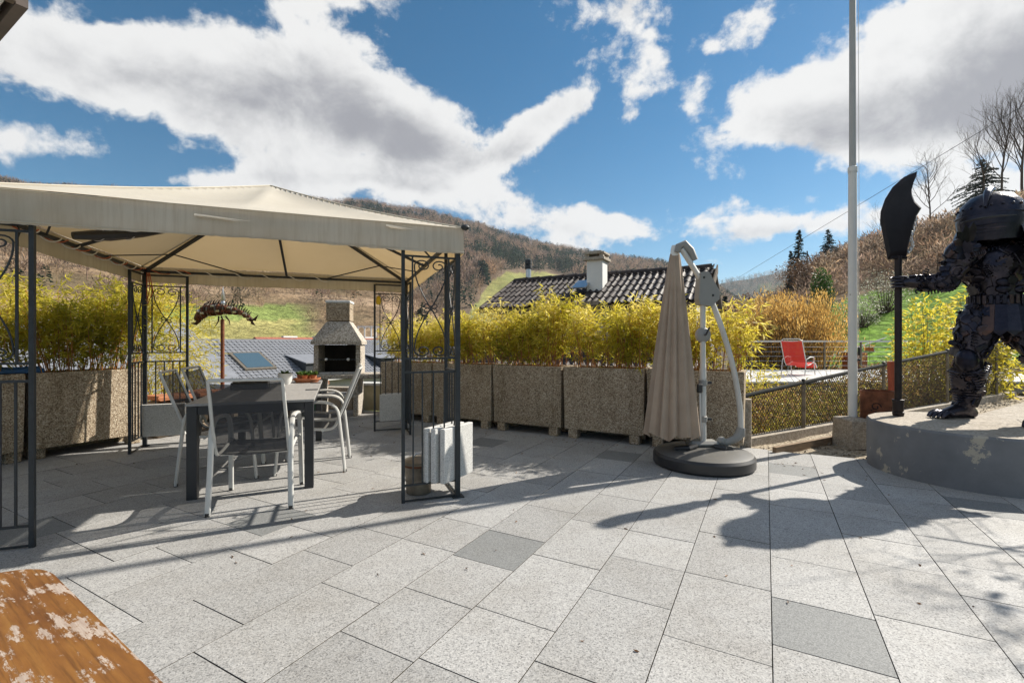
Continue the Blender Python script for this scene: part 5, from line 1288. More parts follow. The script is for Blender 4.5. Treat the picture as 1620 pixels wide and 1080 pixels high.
# ------------------------------------------------------------------ metal sculpture on a rusty pole beyond the left wall
def fish():
    c = P(352, 560, 6.75); c.z = -.35; t = thing('scrap_metal_fish', 'brown welded metal fish sculpture on rusty pole behind the table', 'sculpture', c)
    def q(px, py, dy=0): return P(px, py, 6.75) - c + Vector((0, dy, 0))
    MB().tube([(0, 0, 0), q(352, 505)], .026, 10).build('pole', M['rust'], t, True)
    m = M['rust_dark']; sp = spline([q(313, 503), q(325, 492), q(345, 489), q(365, 490), q(385, 496), q(398, 506)], 5); k = len(sp) - 1
    rs = [.03 + .062 * math.sin(math.pi * min(1, (i / k) * 1.15 + .12)) * (1 - .35 * i / k) for i in range(k + 1)]
    put('body', capsules([('c', sp, rs)], 'body', m, .012, 3), t)
    for i in range(2, k, 1):
        p, r = sp[i], rs[i]; MB().tube([p + Vector((0, r * 1.02 * math.cos(a), r * 1.02 * math.sin(a))) for a in np.linspace(0, 2 * math.pi, 16, endpoint=False)], .009, 5, closed=True).build('rib_hoop', (m, M['zinc'], M['rust'])[i % 3], t, True)
    for i in range(3, k - 1): MB().tube([sp[i] + Vector((0, 0, rs[i] * .8)), sp[i] + Vector((.012, 0, rs[i] + .035)), sp[i] + Vector((.04, 0, rs[i] + .06))], [.012, .009, .002], 6).build('dorsal_spine', (m, M['zinc'])[i % 2], t, True)
    for i in range(3, k - 1, 2):
        for j in range(4):
            a = math.pi * (1.02 + .3 * j) ; MB().box(sp[i] + Vector((0, rs[i] * math.cos(a - .6), -rs[i] * math.sin(a - .6) * -1)), (.05, .02, .03), bev=.004).build('scale_plate', M['rust'] if (i + j) % 3 else M['steel'], t)
    MB().tube([q(316, 506), q(310, 512), q(303, 511)], [.03, .024, .008], 8).build('lower_jaw', m, t, True)
    for j in range(6): MB().lathe([(.009, 0), (.001, .03)], 6, q(308 + 3.2 * j, 507)).build('tooth', M['steel'], t)
    MB().ball(q(320, 493, -.085), .018, 10, 6).build('eye', M['steel'], t, True)
    for s, (a, b, c_) in enumerate((((398, 506), (408, 498), (404, 508)), ((398, 506), (404, 515), (396, 512)))): MB().prism([q(*a), q(*b), q(*c_)], (0, .012, 0)).build('tail_fin', m, t)
    for (a, b) in (((346, 500), (341, 516)), ((357, 500), (364, 514)), ((350, 500), (352, 515))): MB().tube([q(*a), q((a[0] + b[0]) / 2 + 2, (a[1] + b[1]) / 2), q(*b)], [.012, .009, .004], 6).build('lower_fin', m, t, True)
    MB().lathe([(.026, 0), (.034, .06), (.022, .10), (.03, .12), (.001, .32)], 12, q(353, 487)).build('spike', M['steel'], t, 30)
fish()

# ------------------------------------------------------------------ foreground table corner, house eave over the terrace
def worn_table():
    # top at 0.74 m, one rounded corner in view; long edge runs to the lower right
    c0 = Vector((-1.04, 1.025, .74)); d = Vector((.56, -.375, 0)).normalized(); s = Vector((-d.y * -1, d.x * -1, 0)); s = Vector((d.y, -d.x, 0))
    t = thing('worn_wooden_table', 'wooden table with orange varnish flaking off to grey wood', 'table', c0, math.atan2(d.y, d.x))
    # local x runs along the edge towards the camera, local -y into the table
    rr = .10; L = 1.6; W = .8; out = [(rr - rr * math.sin(a) , -rr + rr * math.cos(a)) for a in np.linspace(0, math.pi / 2, 9)]
    m = MB(); w = W / 3
    for k in range(3):
        y1 = -k * w; y0 = -(k + 1) * w + .003
        if k == 0: pts = [(L, y0), (L, 0)] + out + [(0, y0)]
        else: pts = [(L, y0), (L, y1), (0, y1), (0, y0)]
        mb = bmesh.new(); vs = [mb.verts.new((x, y, 0)) for x, y in pts]; f = mb.faces.new(vs); ext = bmesh.ops.extrude_face_region(mb, geom=[f]); 
        bmesh.ops.translate(mb, verts=[v for v in ext['geom'] if isinstance(v, bmesh.types.BMVert)], vec=(0, 0, -.04)); bmesh.ops.recalc_face_normals(mb, faces=mb.faces)
        te = [e for e in mb.edges if abs(e.verts[0].co.z) < 1e-5 and abs(e.verts[1].co.z) < 1e-5]; bmesh.ops.bevel(mb, geom=te, offset=.006 if k == 0 else .0015, segments=3 if k == 0 else 1, affect='EDGES')
        me = bpy.data.meshes.new('table_plank'); mb.to_mesh(me); mb.free(); me.materials.append(M['worn_wood']); shade(me, 40); put('table_plank', me, t)
    for x in (.2, L - .2):
        for y in (-.15, -W + .15): MB().box((x, y, -.395), (.07, .07, .69), bev=.005).build('leg', M['worn_wood'], t)
worn_table()
def eave():
    # the roof corner of the house the camera stands in front of
    p = P(35, 0, 2.6); t = thing('roof_eave', 'dark edged white roof eave corner at the upper left', 'roof', p)
    back = Vector((-.75, -.66, 0)); e = Vector((-.857, .515, 0)).normalized(); f = Vector((-.515, -.857, 0)).normalized()
    q = [Vector((0, 0, 0)), e * 3.2, e * 3.2 + f * 3, f * 3]
    MB().prism([v + Vector((0, 0, .035)) for v in q], (0, 0, .03)).build('roof_sheet', M['roof_brown'], t)
    MB().bar(Vector((0, 0, .0)), e * 3.2, .05, .07).build('fascia', simple('dark_fascia', (.08, .06, .05), .6), t); MB().bar(f * .03, f * 3, .05, .07).build('fascia', M['bark'], t)
    MB().prism([v * .96 + (e + f) * .05 for v in q], (0, 0, .03)).build('soffit', M['white'], t)
    for k in range(5): MB().bar(f * (.12 + .6 * k) + e * .08 + Vector((0, 0, -.03)), f * (.12 + .6 * k) + e * 3 + Vector((0, 0, -.03)), .1, .09).build('rafter', M['white'], t)
eave()
# ------------------------------------------------------------------ house with brown tiles just beyond the planters
def brown_house():
    # local frame: x along B, y along A; origin at the near right foot of the gable
    b0, b1 = -6.15, -.98; a_r, a_e = 11.4, 9.7; zr, ze = 2.90, 2.05; o = AB(0, 0); L = b1 - b0
    t = thing('brown_roofed_house', 'house below the terrace with dark brown tiled roof and white chimney', 'house', AB(a_e, b0), ANG)
    run = a_r - a_e; sl = math.atan2(zr - ze, run); sl_len = math.hypot(run, zr - ze)
    wall = M['render']
    MB().box((L / 2, run + .02, -.7), (L - .5, 2 * run - .5, 5.4)).build('wall', wall, t)
    # gable triangles closing the roof at both ends
    for x in (.27, L - .27):
        MB().prism([(x - .02, .2, ze - .3), (x - .02, 2 * run - .2, ze - .3), (x - .02, run, zr - .12)], (.04, 0, 0)).build('gable', wall, t)
    MB().prism([(0, 2 * run + .1, ze - .12), (0, 2 * run + .1, ze - .06), (0, run, zr - .03), (0, run, zr - .09)], (L, 0, 0)).build('rear_slope', M['roof_brown'], t)
    MB().prism([(0, -.05, ze - .12), (0, -.05, ze - .06), (0, run, zr - .03), (0, run, zr - .09)], (L, 0, 0)).build('roof_deck', M['bark'], t)
    for x in (-.02, L + .02): MB().prism([(x - .015, -.08, ze - .16), (x - .015, -.08, ze + .02), (x - .015, run, zr + .05), (x - .015, run, zr - .14)], (.03, 0, 0)).build('barge_board', M['bark'], t)
    # one S-tile, two rolls, shared by all
    def tile_mesh(w, l):
        m = MB(); nx = 12; pr = [(0, 0), (0, -.022)]
        for j, (y, up) in enumerate(((0, .018), (l * .9, 0), (l, -.012))):
            for i in range(nx + 1): u = i / nx; m.v.append(((u - .5) * w * 1.04, y, up + .046 * (.5 + .5 * math.cos(2 * math.pi * u * 2 + .6)) ** 1.3))
        for j in range(2):
            for i in range(nx): a = j * (nx + 1) + i; m.f.append((a, a + 1, a + nx + 2, a + nx + 1))
        k = len(m.v)
        for i in range(nx + 1): x, y, z = m.v[i]; m.v.append((x, y + .003, z - .024))
        for i in range(nx): m.f.append((i + 1, i, k + i, k + i + 1))
        return m.mesh('roof_tile', M['roof_brown'], 50)
    tw, tl_ = .30, .345; tm = tile_mesh(tw, tl_ * 1.12)
    def lay(y0, z0, ang, rows, n, x0, dx0=0.0):
        rot = Matrix.Rotation(ang, 4, 'X')
        for r in range(rows):
            for i in range(n):
                x = x0 + tw * (i + .5); d = tl_ * r
                put('roof_tile', tm, t, matrix=Matrix.Translation((x + rng.uniform(-.006, .006), y0 + math.cos(ang) * d, z0 + math.sin(ang) * d + .0 + rng.uniform(0, .006))) @ rot @ Matrix.Rotation(rng.uniform(-.015, .015), 4, 'Z'))
    rows = int(sl_len / tl_); n = int(L / tw); lay(-.06, ze - .035, sl, rows + (1 if sl_len / tl_ - rows > .3 else 0), n, .02)
    for i in range(int(L / .36)):
        x = .2 + .36 * i; m = MB()
        if i == 0: 
            pts = [[(s, .11 * math.cos(a), .075 * math.sin(a)) for a in np.linspace(-.25, math.pi + .25, 9)] for s in (-.19, .19)]
            m.v = [p for r in pts for p in r]; m.f = [(k, k + 1, 9 + k + 1, 9 + k) for k in range(8)]; m.v[9:] = [(x_, y * 1.12, z * 1.12 + .01) for x_, y, z in m.v[9:]]; rm = m.mesh('ridge_tile', M['roof_brown'], 50)
        put('ridge_tile', rm, t, loc=(x, run, zr - .005))
    # eave gutter and the lower lean-to
    g = MB(); pr = [(x, -.12 + .065 * math.cos(a), ze - .075 + .065 * math.sin(a)) for x in (-.05, L + .05) for a in np.linspace(math.pi, 2 * math.pi, 8)]; g.v = pr; g.f = [(k, k + 1, 9 + k, 8 + k) for k in range(7)]; g.build('gutter', M['zinc'], t, True)
    MB().bar((1.4, -.02, ze + .0), (3.0, -.02, ze + .0), .12, .09).build('snow_guard', M['zinc'], t)
    MB().tube([(L - .3, -.12, ze - .1), (L - .3, .05, ze - .4), (L - .3, .1, -2)], .04, 8).build('downpipe', M['zinc'], t, True)
    sl2 = R(15); y0 = -2.9; z0 = .42
    MB().prism([(-.1, y0, z0 - .12), (-.1, y0, z0 - .05), (-.1, .18, z0 + 3.08 * math.tan(sl2) - .05), (-.1, .18, z0 + 3.08 * math.tan(sl2) - .12)], (L + .5, 0, 0)).build('lean_to_roof', M['bark'], t)
    MB().box((L / 2, (y0 + .1) / 2, -1.2), (L - .2, 2.5, 2.7)).build('lean_to_wall', wall, t); lay(y0, z0 - .03, sl2, 9, n + 1, .0)
    # windows in the band between the two roofs
    for x in (1.2, 3.9):
        f = MB().box((x, -.0 + .225, 1.55), (.9, .06, .55)).build('window', M['white'], t); MB().box((x, .19, 1.55), (.78, .02, .43)).build('pane', M['glass'], f)
    # chimney
    cx, cy = 2.66, run - .85; 
    MB().box((cx, cy, 2.5), (.38, .38, 1.22), bev=.006).build('chimney', M['white'], t)
    MB().box((cx, cy, 3.135), (.5, .54, .07), bev=.008).build('chimney_slab', M['concrete'], t)
    for k in range(4): MB().box((cx + .17 * (-1, 1, 1, -1)[k], cy + .17 * (-1, -1, 1, 1)[k], 3.2), (.09, .09, .09)).build('chimney_pillar', M['concrete'], t)
    MB().box((cx, cy, 3.268), (.48, .48, .05), bev=.006).build('chimney_slab', M['concrete'], t); MB().box((cx, cy, 3.31), (.3, .3, .05), bev=.01).build('chimney_cap', M['concrete'], t)
    MB().box((cx - .3, cy - .22, 2.56), (.35, .5, .03), M=Matrix.Rotation(sl, 3, 'X')).build('chimney_flashing', M['steel'], t)
    # steel flue at the far left end
    MB().lathe([(.075, 2.2), (.075, 3.3)], 14, (.25, run + .35, 0), cap=True).build('flue_pipe', M['steel'], t, 30)
    MB().lathe([(.078, 3.26), (.1, 3.28), (.1, 3.36), (.078, 3.38), (.1, 3.4), (.1, 3.52), (.001, 3.56)], 14, (.25, run + .35, 0)).build('flue_cap', M['iron'], t, 30)
brown_house()

# ------------------------------------------------------------------ grey tiled house down the slope on the left
def plain_tiles(name, t, m, L, W, w=.30, l=.33, th=.02, skip=None):
    """interlocking flat tiles on a slope, local x along the ridge, y down the slope: joined, too small to pick apart"""
    mb = MB(); nx = int(L / w); ny = int(W / l)
    for j in range(ny):
        for i in range(nx):
            x = w * i; y = l * j
            if skip and skip(x, y): continue
            o = len(mb.v); mb.v += [(x + .03, y - .04, .0), (x + w - .01, y - .04, .01), (x + .03, y + l - .03, .06), (x + w - .01, y + l - .03, .075), (x + .03, y + l, -.02), (x + w - .01, y + l, -.02)]
            mb.f += [(o, o + 2, o + 3, o + 1), (o + 2, o + 4, o + 5, o + 3), (o, o + 4, o + 2), (o + 1, o + 3, o + 5)]
    ob = mb.build(name, m, t); tag(ob, kind='stuff'); return ob
def slope_matrix(p, along, down, drop):
    x = along.normalized(); y = (down.normalized() + Vector((0, 0, -drop))).normalized(); z = x.cross(y)
    if z.z < 0: x = -x; z = x.cross(y)
    m = Matrix((x, y, z)).transposed().to_4x4(); m.translation = p; return m
def grey_house():
    zr = 1.30; bR = -30.0; t = thing('grey_roofed_house', 'house in the valley with a wide grey tiled roof and skylight', 'house', AB(14.5, bR, 0), 0); o = AB(14.5, bR, 0)
    L = 25.0; drop = .56; W = 5.2
    loc = lambda a, b, z: AB(a, b, z) - o
    # slope facing us
    mat = slope_matrix(Vector((0, 0, zr)), A, B, drop)
    # x axis may have flipped: place the origin so that the tiles run from a=14.5 to a=14.5+L
    xa = Vector(mat.col[0][:3]); 
    if xa.dot(A) < 0: mat.translation = loc(14.5 + L, bR, zr)
    sk = lambda x, y: False
    r = plain_tiles('roof_tiles', t, M['roof_grey'], L, W); r.matrix_basis = mat
    cosd = 1 / math.hypot(1, drop); run = W * cosd; fall = W * cosd * drop
    MB().prism([loc(14.5, bR, zr - .10), loc(14.5, bR, zr - .02), loc(14.5, bR + run, zr - fall - .02), loc(14.5, bR + run, zr - fall - .10)], A * L).build('roof_deck', M['bark'], t)
    MB().prism([loc(14.5, bR, zr - .10), loc(14.5, bR, zr + .02), loc(14.5, bR - run, zr - fall + .02), loc(14.5, bR - run, zr - fall - .10)], A * L).build('rear_slope', M['roof_grey'], t)
    MB().bar(loc(14.45, bR, zr + .02), loc(14.55 + L, bR, zr + .02), .24, .12).build('ridge_cap', M['roof_grey'], t)
    for s in (1, -1):
        MB().bar(loc(14.5, bR, zr - .05), loc(14.5, bR + s * run, zr - fall - .05), .06, .22).build('barge_board', M['white'], t); MB().bar(loc(14.5 + L, bR, zr - .05), loc(14.5 + L, bR + s * run, zr - fall - .05), .06, .22).build('barge_board', M['white'], t)
    MB().bar(loc(14.4, bR + run + .05, zr - fall - .04), loc(14.6 + L, bR + run + .05, zr - fall - .04), .14, .13).build('gutter', M['white'], t)
    bw = run - .5
    MB().prism([loc(15, bR - bw, -9), loc(15, bR + bw, -9), loc(14.9 + L - .5, bR + bw, -9), loc(14.9 + L - .5, bR - bw, -9)], (0, 0, 9 + zr - fall - .15)).build('wall', M['render'], t)
    MB().prism([loc(15, bR - bw, zr - fall - .2), loc(15, bR + bw, zr - fall - .2), loc(15, bR, zr - .2)], A * .2).build('gable', M['render'], t)
    MB().prism([loc(14.4 + L, bR - bw, zr - fall - .2), loc(14.4 + L, bR + bw, zr - fall - .2), loc(14.4 + L, bR, zr - .2)], A * -.2).build('gable', M['render'], t)
    # skylight: found on the slope where the photograph shows it
    def on_slope(a, y): c = y * cosd; return loc(a, bR + c, zr - c * drop)
    n = mat.col[2].xyz
    def slopebox(a0, a1, y0, y1, h, name, m, lift=.0, par=None):
        c = [on_slope(a0, y0), on_slope(a1, y0), on_slope(a1, y1), on_slope(a0, y1)]; return MB().prism([p + n * lift for p in c], n * h).build(name, m, par or t)
    f = slopebox(16.3, 18.3, 1.75, 3.75, .13, 'skylight', M['zinc'], .02); slopebox(16.48, 18.12, 1.9, 3.6, .015, 'pane', M['glass'], .152, f)
    # small shed dormer and vents
    for a, y0, y1, w in ((19.9, 2.3, 4.5, 1.8), (26.6, 2.5, 4.4, 1.5)):
        p = [on_slope(a, y0), on_slope(a, y1), on_slope(a, y1) + Vector((0, 0, .75))]; MB().prism(p, A * w).build('dormer', M['iron'], t)
        MB().prism([on_slope(a - .08, y0 - .2) + Vector((0, 0, .02)), on_slope(a - .08, y1 + .15) + Vector((0, 0, .76)), on_slope(a - .08, y1 + .15) + Vector((0, 0, .82)), on_slope(a - .08, y0 - .2) + Vector((0, 0, .08))], A * (w + .16)).build('dormer_roof', M['roof_grey'], t)
    p = on_slope(25.7, 2.0); MB().box(p + Vector((0, 0, .35)), (.55, .55, .8)).build('vent_box', M['iron'], t); MB().tube([p, p + Vector((0, 0, 1.25))], .05, 8).build('vent_pipe', M['steel'], t)
    for a in (29, 32, 35): f = MB().box(loc(a, bR + bw + .02, -2.6), (1.1, .1, 1.0), rz=ANG).build('window', M['white'], t); MB().box(loc(a, bR + bw + .06, -2.6), (.9, .1, .8), rz=ANG).build('pane', M['glass'], f)
grey_house()
def far_house(name, label, a, b, zr, L, run, drop, mroof, wallm, zb=-8):
    t = thing(name, label, 'house', AB(a, b, 0), ANG)   # local x = B (across), y = A (ridge)
    MB().prism([(-run, 0, zr - run * drop), (0, 0, zr), (run, 0, zr - run * drop), (run, 0, zr - run * drop - .15), (0, 0, zr - .15), (-run, 0, zr - run * drop - .15)], (0, L, 0)).build('roof', mroof, t)
    MB().prism([(-run + .4, .3, zb), (run - .4, .3, zb), (run - .4, .3, zr - run * drop - .02), (0, .3, zr - .2), (-run + .4, .3, zr - run * drop - .02)], (0, L - .6, 0)).build('wall', wallm, t)
    for k in range(3):
        f = MB().box((run - .36, L * (.25 + .25 * k), zr - run * drop - 1.4), (.1, 1, 1.1)).build('window', M['white'], t); MB().box((run - .30, L * (.25 + .25 * k), zr - run * drop - 1.4), (.04, .8, .9)).build('pane', M['glass'], f)
    return t
t = far_house('red_ridge_house', 'house behind the grey roof with red and white ridge', 24, -38, 1.60, 14, 4.5, .55, M['roof_red'], M['render'])
for k in range(8):
    if k % 2: MB().bar((0, 1.0 + 1.6 * k, 1.64), (0, 2.4 + 1.6 * k, 1.64), .3, .14).build('ridge_snow_patch', M['white'], t)
far_house('blue_grey_roof_house', 'blue grey tiled roof house at the left edge beyond the planter', 2.0, -22.5, 2.05, 9.0, 5.0, .55, M['roof_grey'], M['render'])
def balustrade():
    o = P(552, 540, 52); o.z = 1.2; t = thing('roof_terrace_house', 'flat roofed house behind the grey roof carrying white arched railings', 'house', o)
    MB().box((4, 3, -4.6), (13, 6, 9)).build('wall', M['render'], t); MB().box((4, 3, .0), (13.4, 6.4, .25)).build('roof_slab', M['white'], t)
    g = random.Random(2); x = -1.0
    while x < 7.2:
        w = g.choice((.75, .75, .5)); hgt = 1.75
        MB().tube([(x, 0, .1), (x, 0, hgt)], .075, 6).build('railing_post', M['white'], t)
        if g.random() < .75:
            MB().tube([(x + w / 2 + w / 2 * math.cos(a), 0, hgt - .45 + .38 * math.sin(a)) for a in np.linspace(math.pi, 0, 9)], .055, 5).build('railing_arch', M['white'], t); MB().bar((x, 0, hgt - .02), (x + w, 0, hgt - .02), .05).build('railing_bar', M['white'], t)
        x += w
    MB().bar((-1, 0, .55), (7.2, 0, .55), .06).build('railing_bar', M['white'], t)
balustrade()
o = P(405, 487, 96); t = thing('hillside_shed', 'small pale concrete structure on the brown hillside', 'shed', Vector((o.x, o.y, float(land_z(o.x, o.y)) - .3)))
hz = o.z - t.location.z
MB().box((1.2, 0, hz / 2 - .3), (1.6, 2.4, max(hz, 1.5) + .6)).build('wall', M['render'], t); MB().box((3.7, .2, hz / 2 - .3), (.4, 2.2, max(hz, 1.5) + .5)).build('wall', M['render'], t)
MB().box((3.2, 0, hz + .15), (7.0, 2.8, .25)).build('roof', M['white'], t); MB().box((3, .9, hz / 2 - .3), (5, .2, max(hz, 1.5))).build('rear_wall', M['iron'], t)
o = P(520, 484, 104); tag(MB().prism([P(436, 492, 104) , P(436, 487, 104), P(570, 483, 110), P(570, 488, 110)], (0, .4, 0)).build('retaining_wall', M['concrete']), 'long low pale retaining wall along the brown hillside', 'wall')

# ------------------------------------------------------------------ neighbour's terrace on the right
def neighbour():
    Yf, Yb = 11.2, 16.0; x0, x1 = 5.75, 15.2; zt = .25
    t = thing('raised_terrace', 'neighbouring pale paved terrace deck raised on beams', 'terrace', Vector((x0, Yf, 0)))
    g = random.Random(5); ny = 6; nx = 14
    for j in range(ny):
        for i in range(nx):
            w = (x1 - x0 - .3 * j * 0) / nx; d = (Yb - Yf) / ny
            x = w * (i + .5) + .12 * j
            put('deck_slab', bpy.data.meshes.get('deck_slab') or MB().box((0, 0, -.025), (w - .014, d - .014, .05), bev=.004).mesh('deck_slab', M['slab']), t, loc=(x, d * (j + .5), zt + g.uniform(-.003, .003)))
    MB().box(((x1 - x0) / 2 + .3, (Yb - Yf) / 2, zt - .17), (x1 - x0 + .2, Yb - Yf - .1, .2)).build('deck_frame', M['concrete'], t)
    for i in range(5): MB().box((.5 + 2.2 * i, .3, -.5), (.18, .18, 1.1)).build('deck_post', M['concrete'], t)
    t = thing('terrace_railing', 'metal railing with thin wires round the neighbouring terrace', 'railing', Vector((x0, Yb, zt)))
    n = 9; Ln = x1 - x0 + .6
    for i in range(n): MB().bar((Ln * i / (n - 1), 0, 0), (Ln * i / (n - 1), 0, .96), .05).build('post', M['zinc'], t)
    MB().bar((-.05, 0, .975), (Ln + .05, 0, .975), .06).build('handrail', M['alu'], t)
    for k in range(5): MB().tube([(0, 0, .14 + .16 * k), (Ln, 0, .14 + .16 * k)], .006, 5).build('wire', M['steel'], t)
    for y in (-1.1, -2.2): MB().bar((-.0, y, 0), (-.0, y, .96), .05).build('post', M['zinc'], t)
    MB().bar((0, 0, .975), (0, -2.25, .975), .06).build('handrail', M['alu'], t)
    # lawn lounge chair of red mesh, seen from behind
    c = P(1263, 592, 13.4); c.z = zt; t = thing('red_lounge_chair', 'red mesh high backed lounge chair on the neighbouring terrace', 'chair', c, R(-52)); t.scale = (.93, .93, .93)
    a = M['alu']; hw = .30
    pr = [(-.52, 1.06), (-.43, .85), (-.33, .62), (-.22, .40), (-.12, .31), (.1, .34), (.35, .40), (.5, .36), (.62, .22)]
    m = MB()
    for y, z in pr: m.v += [(-hw, y, z), (0, y - .02, z - .02), (hw, y, z)]
    for i in range(len(pr) - 1):
        for k in range(2): q = i * 3 + k; m.f.append((q, q + 1, q + 4, q + 3))
    m.build('red_mesh', M['red_sling'], t, True)
    for s in (-1, 1):
        MB().tube([(s * hw, y, z) for y, z in pr], .014, 7).build('side_rail', a, t, True)
        MB().tube([(s * (hw + .03), -.42, .01), (s * (hw + .03), -.3, .5), (s * (hw + .03), .0, .57), (s * (hw + .03), .28, .55), (s * (hw + .03), .3, .35), (s * (hw + .03), .38, .01)], .015, 7).build('arm_and_legs', a, t, True)
    MB().tube([(-hw, -.52, 1.06), (-hw * .7, -.55, 1.12), (hw * .7, -.55, 1.12), (hw, -.52, 1.06)], .014, 7).build('top_bar', a, t, True)
    def cafe(label, x, y, z, rz):
        t = thing('red_garden_chair', label, 'chair', Vector((x, y, z)), rz, 'red mesh chairs on the far garden terrace')
        m = MB(); 
        for yy, zz in ((-.3, .86), (-.24, .62), (-.2, .47)): m.v += [(-.22, yy, zz), (.22, yy, zz)]
        m.f = [(0, 1, 3, 2), (2, 3, 5, 4)]; m.build('back_mesh', M['red_sling'], t); MB().box((0, .0, .44), (.44, .42, .02)).build('seat', M['white'], t)
        for s in (-1, 1): MB().tube([(s * .23, -.3, .9), (s * .23, -.2, .46), (s * .23, -.28, 0)], .016, 6).build('rear_leg', a, t, True); MB().tube([(s * .23, -.23, .64), (s * .24, .1, .64), (s * .23, .22, .44), (s * .23, .26, 0)], .016, 6).build('front_leg', a, t, True)
        MB().bar((-.24, -.3, .89), (.24, -.3, .89), .03).build('top_bar', a, t)
    Yt = 21.5; zz = .12
    t = thing('garden_terrace', 'far small paved terrace behind the railing on the right', 'terrace', P(1420, 585, Yt) * 1); t.location.z = 0
    MB().box((0, 0, zz - .2), (8.5, 4.2, .4)).build('slab', M['concrete'], t); MB().box((.6, 2.2, .35), (9, .3, 1.0)).build('retaining_wall', M['stone'], t)
    cx = P(1382, 580, Yt - .6).x; cafe('red mesh chair, whole one beside the far garden table', cx, Yt - .6, zz, R(-75)); cafe('red mesh chair partly behind the glaive shaft and fence rail', P(1438, 580, Yt).x, Yt, zz, R(70))
    t = thing('garden_table', 'small pale table between the two red mesh chairs', 'table', Vector((P(1410, 580, Yt).x, Yt - .1, zz))); MB().box((0, 0, .72), (1.0, .7, .03)).build('top', M['timber'], t)
    for sx in (-1, 1):
        for sy in (-1, 1): MB().bar((sx * .43, sy * .28, 0), (sx * .43, sy * .28, .7), .04).build('leg', a, t)
    t = thing('stair_handrail', 'pale blue sloping stair handrail beyond the terrace railing', 'handrail', Vector((0, 0, 0)))
    MB().tube([P(1305, 566, 19.5), P(1408, 532, 22.5)], .035, 6).build('rail', M['steel'], t)
    for k in range(4):
        p = P(1305, 566, 19.5).lerp(P(1408, 532, 22.5), k / 3); MB().tube([p, p + Vector((0, 0, -1.3))], .025, 6).build('baluster', M['steel'], t)
    q = P(1352, 582, 17.5); t = thing('terracotta_planter', 'square terracotta planter just behind the flagpole on the far deck', 'planter', Vector((q.x, q.y, -.1))); MB().box((0, 0, .45), (.62, .5, .9), bev=.02).build('box', M['terracotta'], t); MB().box((0, 0, .905), (.54, .42, .02)).build('soil', M['soil'], t)
neighbour()
def small_house():
    p = P(1162, 508, 34); t = thing('small_roof_house', 'small brown tiled house roof below the bank right of the umbrella', 'house', Vector((p.x, p.y, -2)), R(-25))
    MB().box((0, 0, 1.7), (4.2, 4, 3.6)).build('wall', M['render'], t)
    MB().prism([(-2.4, -2.3, 3.2), (2.4, -2.3, 3.2), (2.4, 0, 4.6), (-2.4, 0, 4.6)], (0, .05, .14)).build('front_slope', M['roof_brown'], t); MB().prism([(-2.4, 2.3, 3.2), (2.4, 2.3, 3.2), (2.4, 0, 4.6), (-2.4, 0, 4.6)], (0, -.05, .14)).build('rear_slope', M['roof_brown'], t)
    MB().box((.2, .3, 4.8), (.9, .5, .7)).build('chimney', M['steel'], t)
    for x in (-2.2, 2.2): MB().prism([(x - .05, -2, 3.2), (x - .05, 2, 3.2), (x - .05, 0, 4.5)], (.1, 0, 0)).build('gable', M['render'], t)
small_house()
p = P(1205, 482, 150); far_house('brown_barn', 'low dark barn roof in the valley right of the umbrella', 0, 0, 3, 12, 4.5, .5, M['roof_brown'], M['bark'], -3).location = Vector((p.x, p.y, float(land_z(p.x, p.y)) + 1.5))
def car():
    c = P(243, 592, 33); c.z = float(land_z(c.x, c.y)); t = thing('parked_car', 'white car parked beyond the left stone wall', 'car', c, R(25))
    # body from a side outline, narrowed at the roof
    lo = [(-2.1, .35), (-2.1, .8), (-1.9, .95), (1.1, .95), (2.05, .78), (2.1, .38)]; m = MB().prism([(x, -.85, z) for x, z in lo], (0, 1.7, 0)); m.build('body', M['white'], t)
    vs = [(-1.85, -.8, .95), (1.1, -.8, .95), (1.1, .8, .95), (-1.85, .8, .95), (-1.5, -.62, 1.42), (.35, -.62, 1.42), (.35, .62, 1.42), (-1.5, .62, 1.42)]
    MB().add(vs, [(0, 1, 5, 4), (1, 2, 6, 5), (2, 3, 7, 6), (3, 0, 4, 7), (0, 3, 2, 1)]).build('window', M['glass'], t); MB().box((-.58, 0, 1.45), (1.95, 1.3, .06), bev=.02).build('roof', M['white'], t)
    for x in (-1.3, 1.3):
        for y in (-.8, .8):
            w = MB().lathe([(.001, -.09), (.2, -.1), (.32, -.08), (.33, 0), (.32, .08), (.2, .1), (.001, .09)], 18, (x, y, .33), M=Matrix.Rotation(R(90), 3, 'X')).build('wheel', M['black_plastic'], t, 30)
            MB().lathe([(.001, -.112), (.18, -.108), (.18, .108), (.001, .112)], 12, (x, y, .33), M=Matrix.Rotation(R(90), 3, 'X')).build('rim', M['steel'], w)
    for y in (-.6, .6): MB().ball((2.06, y, .68), (.06, .2, .08), 10, 6).build('headlight', M['steel'], t)
car()

# ------------------------------------------------------------------ trees, bushes, poles on the right bank
def ground(px, py0, Y): p = P(px, py0, Y); return Vector((p.x, p.y, float(land_z(p.x, p.y)) - .1))
def ctree(label, px, ytop, Y, w, seed, g):
    b = ground(px, 0, Y); h = P(px, ytop, Y).z - b.z; conifer(label, b, h, w, seed, g)
GC = 'conifers on the right bank'
ctree('tallest dark conifer, middle one right of the umbrella', 1264, 364, 66, 1.9, 1, GC); ctree('slim short conifer just left of the tallest one', 1251, 397, 67, 1.1, 2, GC); ctree('broad conifer standing alone near the flagpole', 1310, 363, 72, 2.3, 3, GC)
ctree('dark conifer top behind the warrior helmet', 1555, 252, 62, 4.2, 4, GC); ctree('small dark conifer beside the umbrella arm', 1147, 468, 58, 1.9, 5, GC)
ctree('dark conifer glimpsed through the right front scroll panel', 668, 478, 88, 3.2, 6, GC)
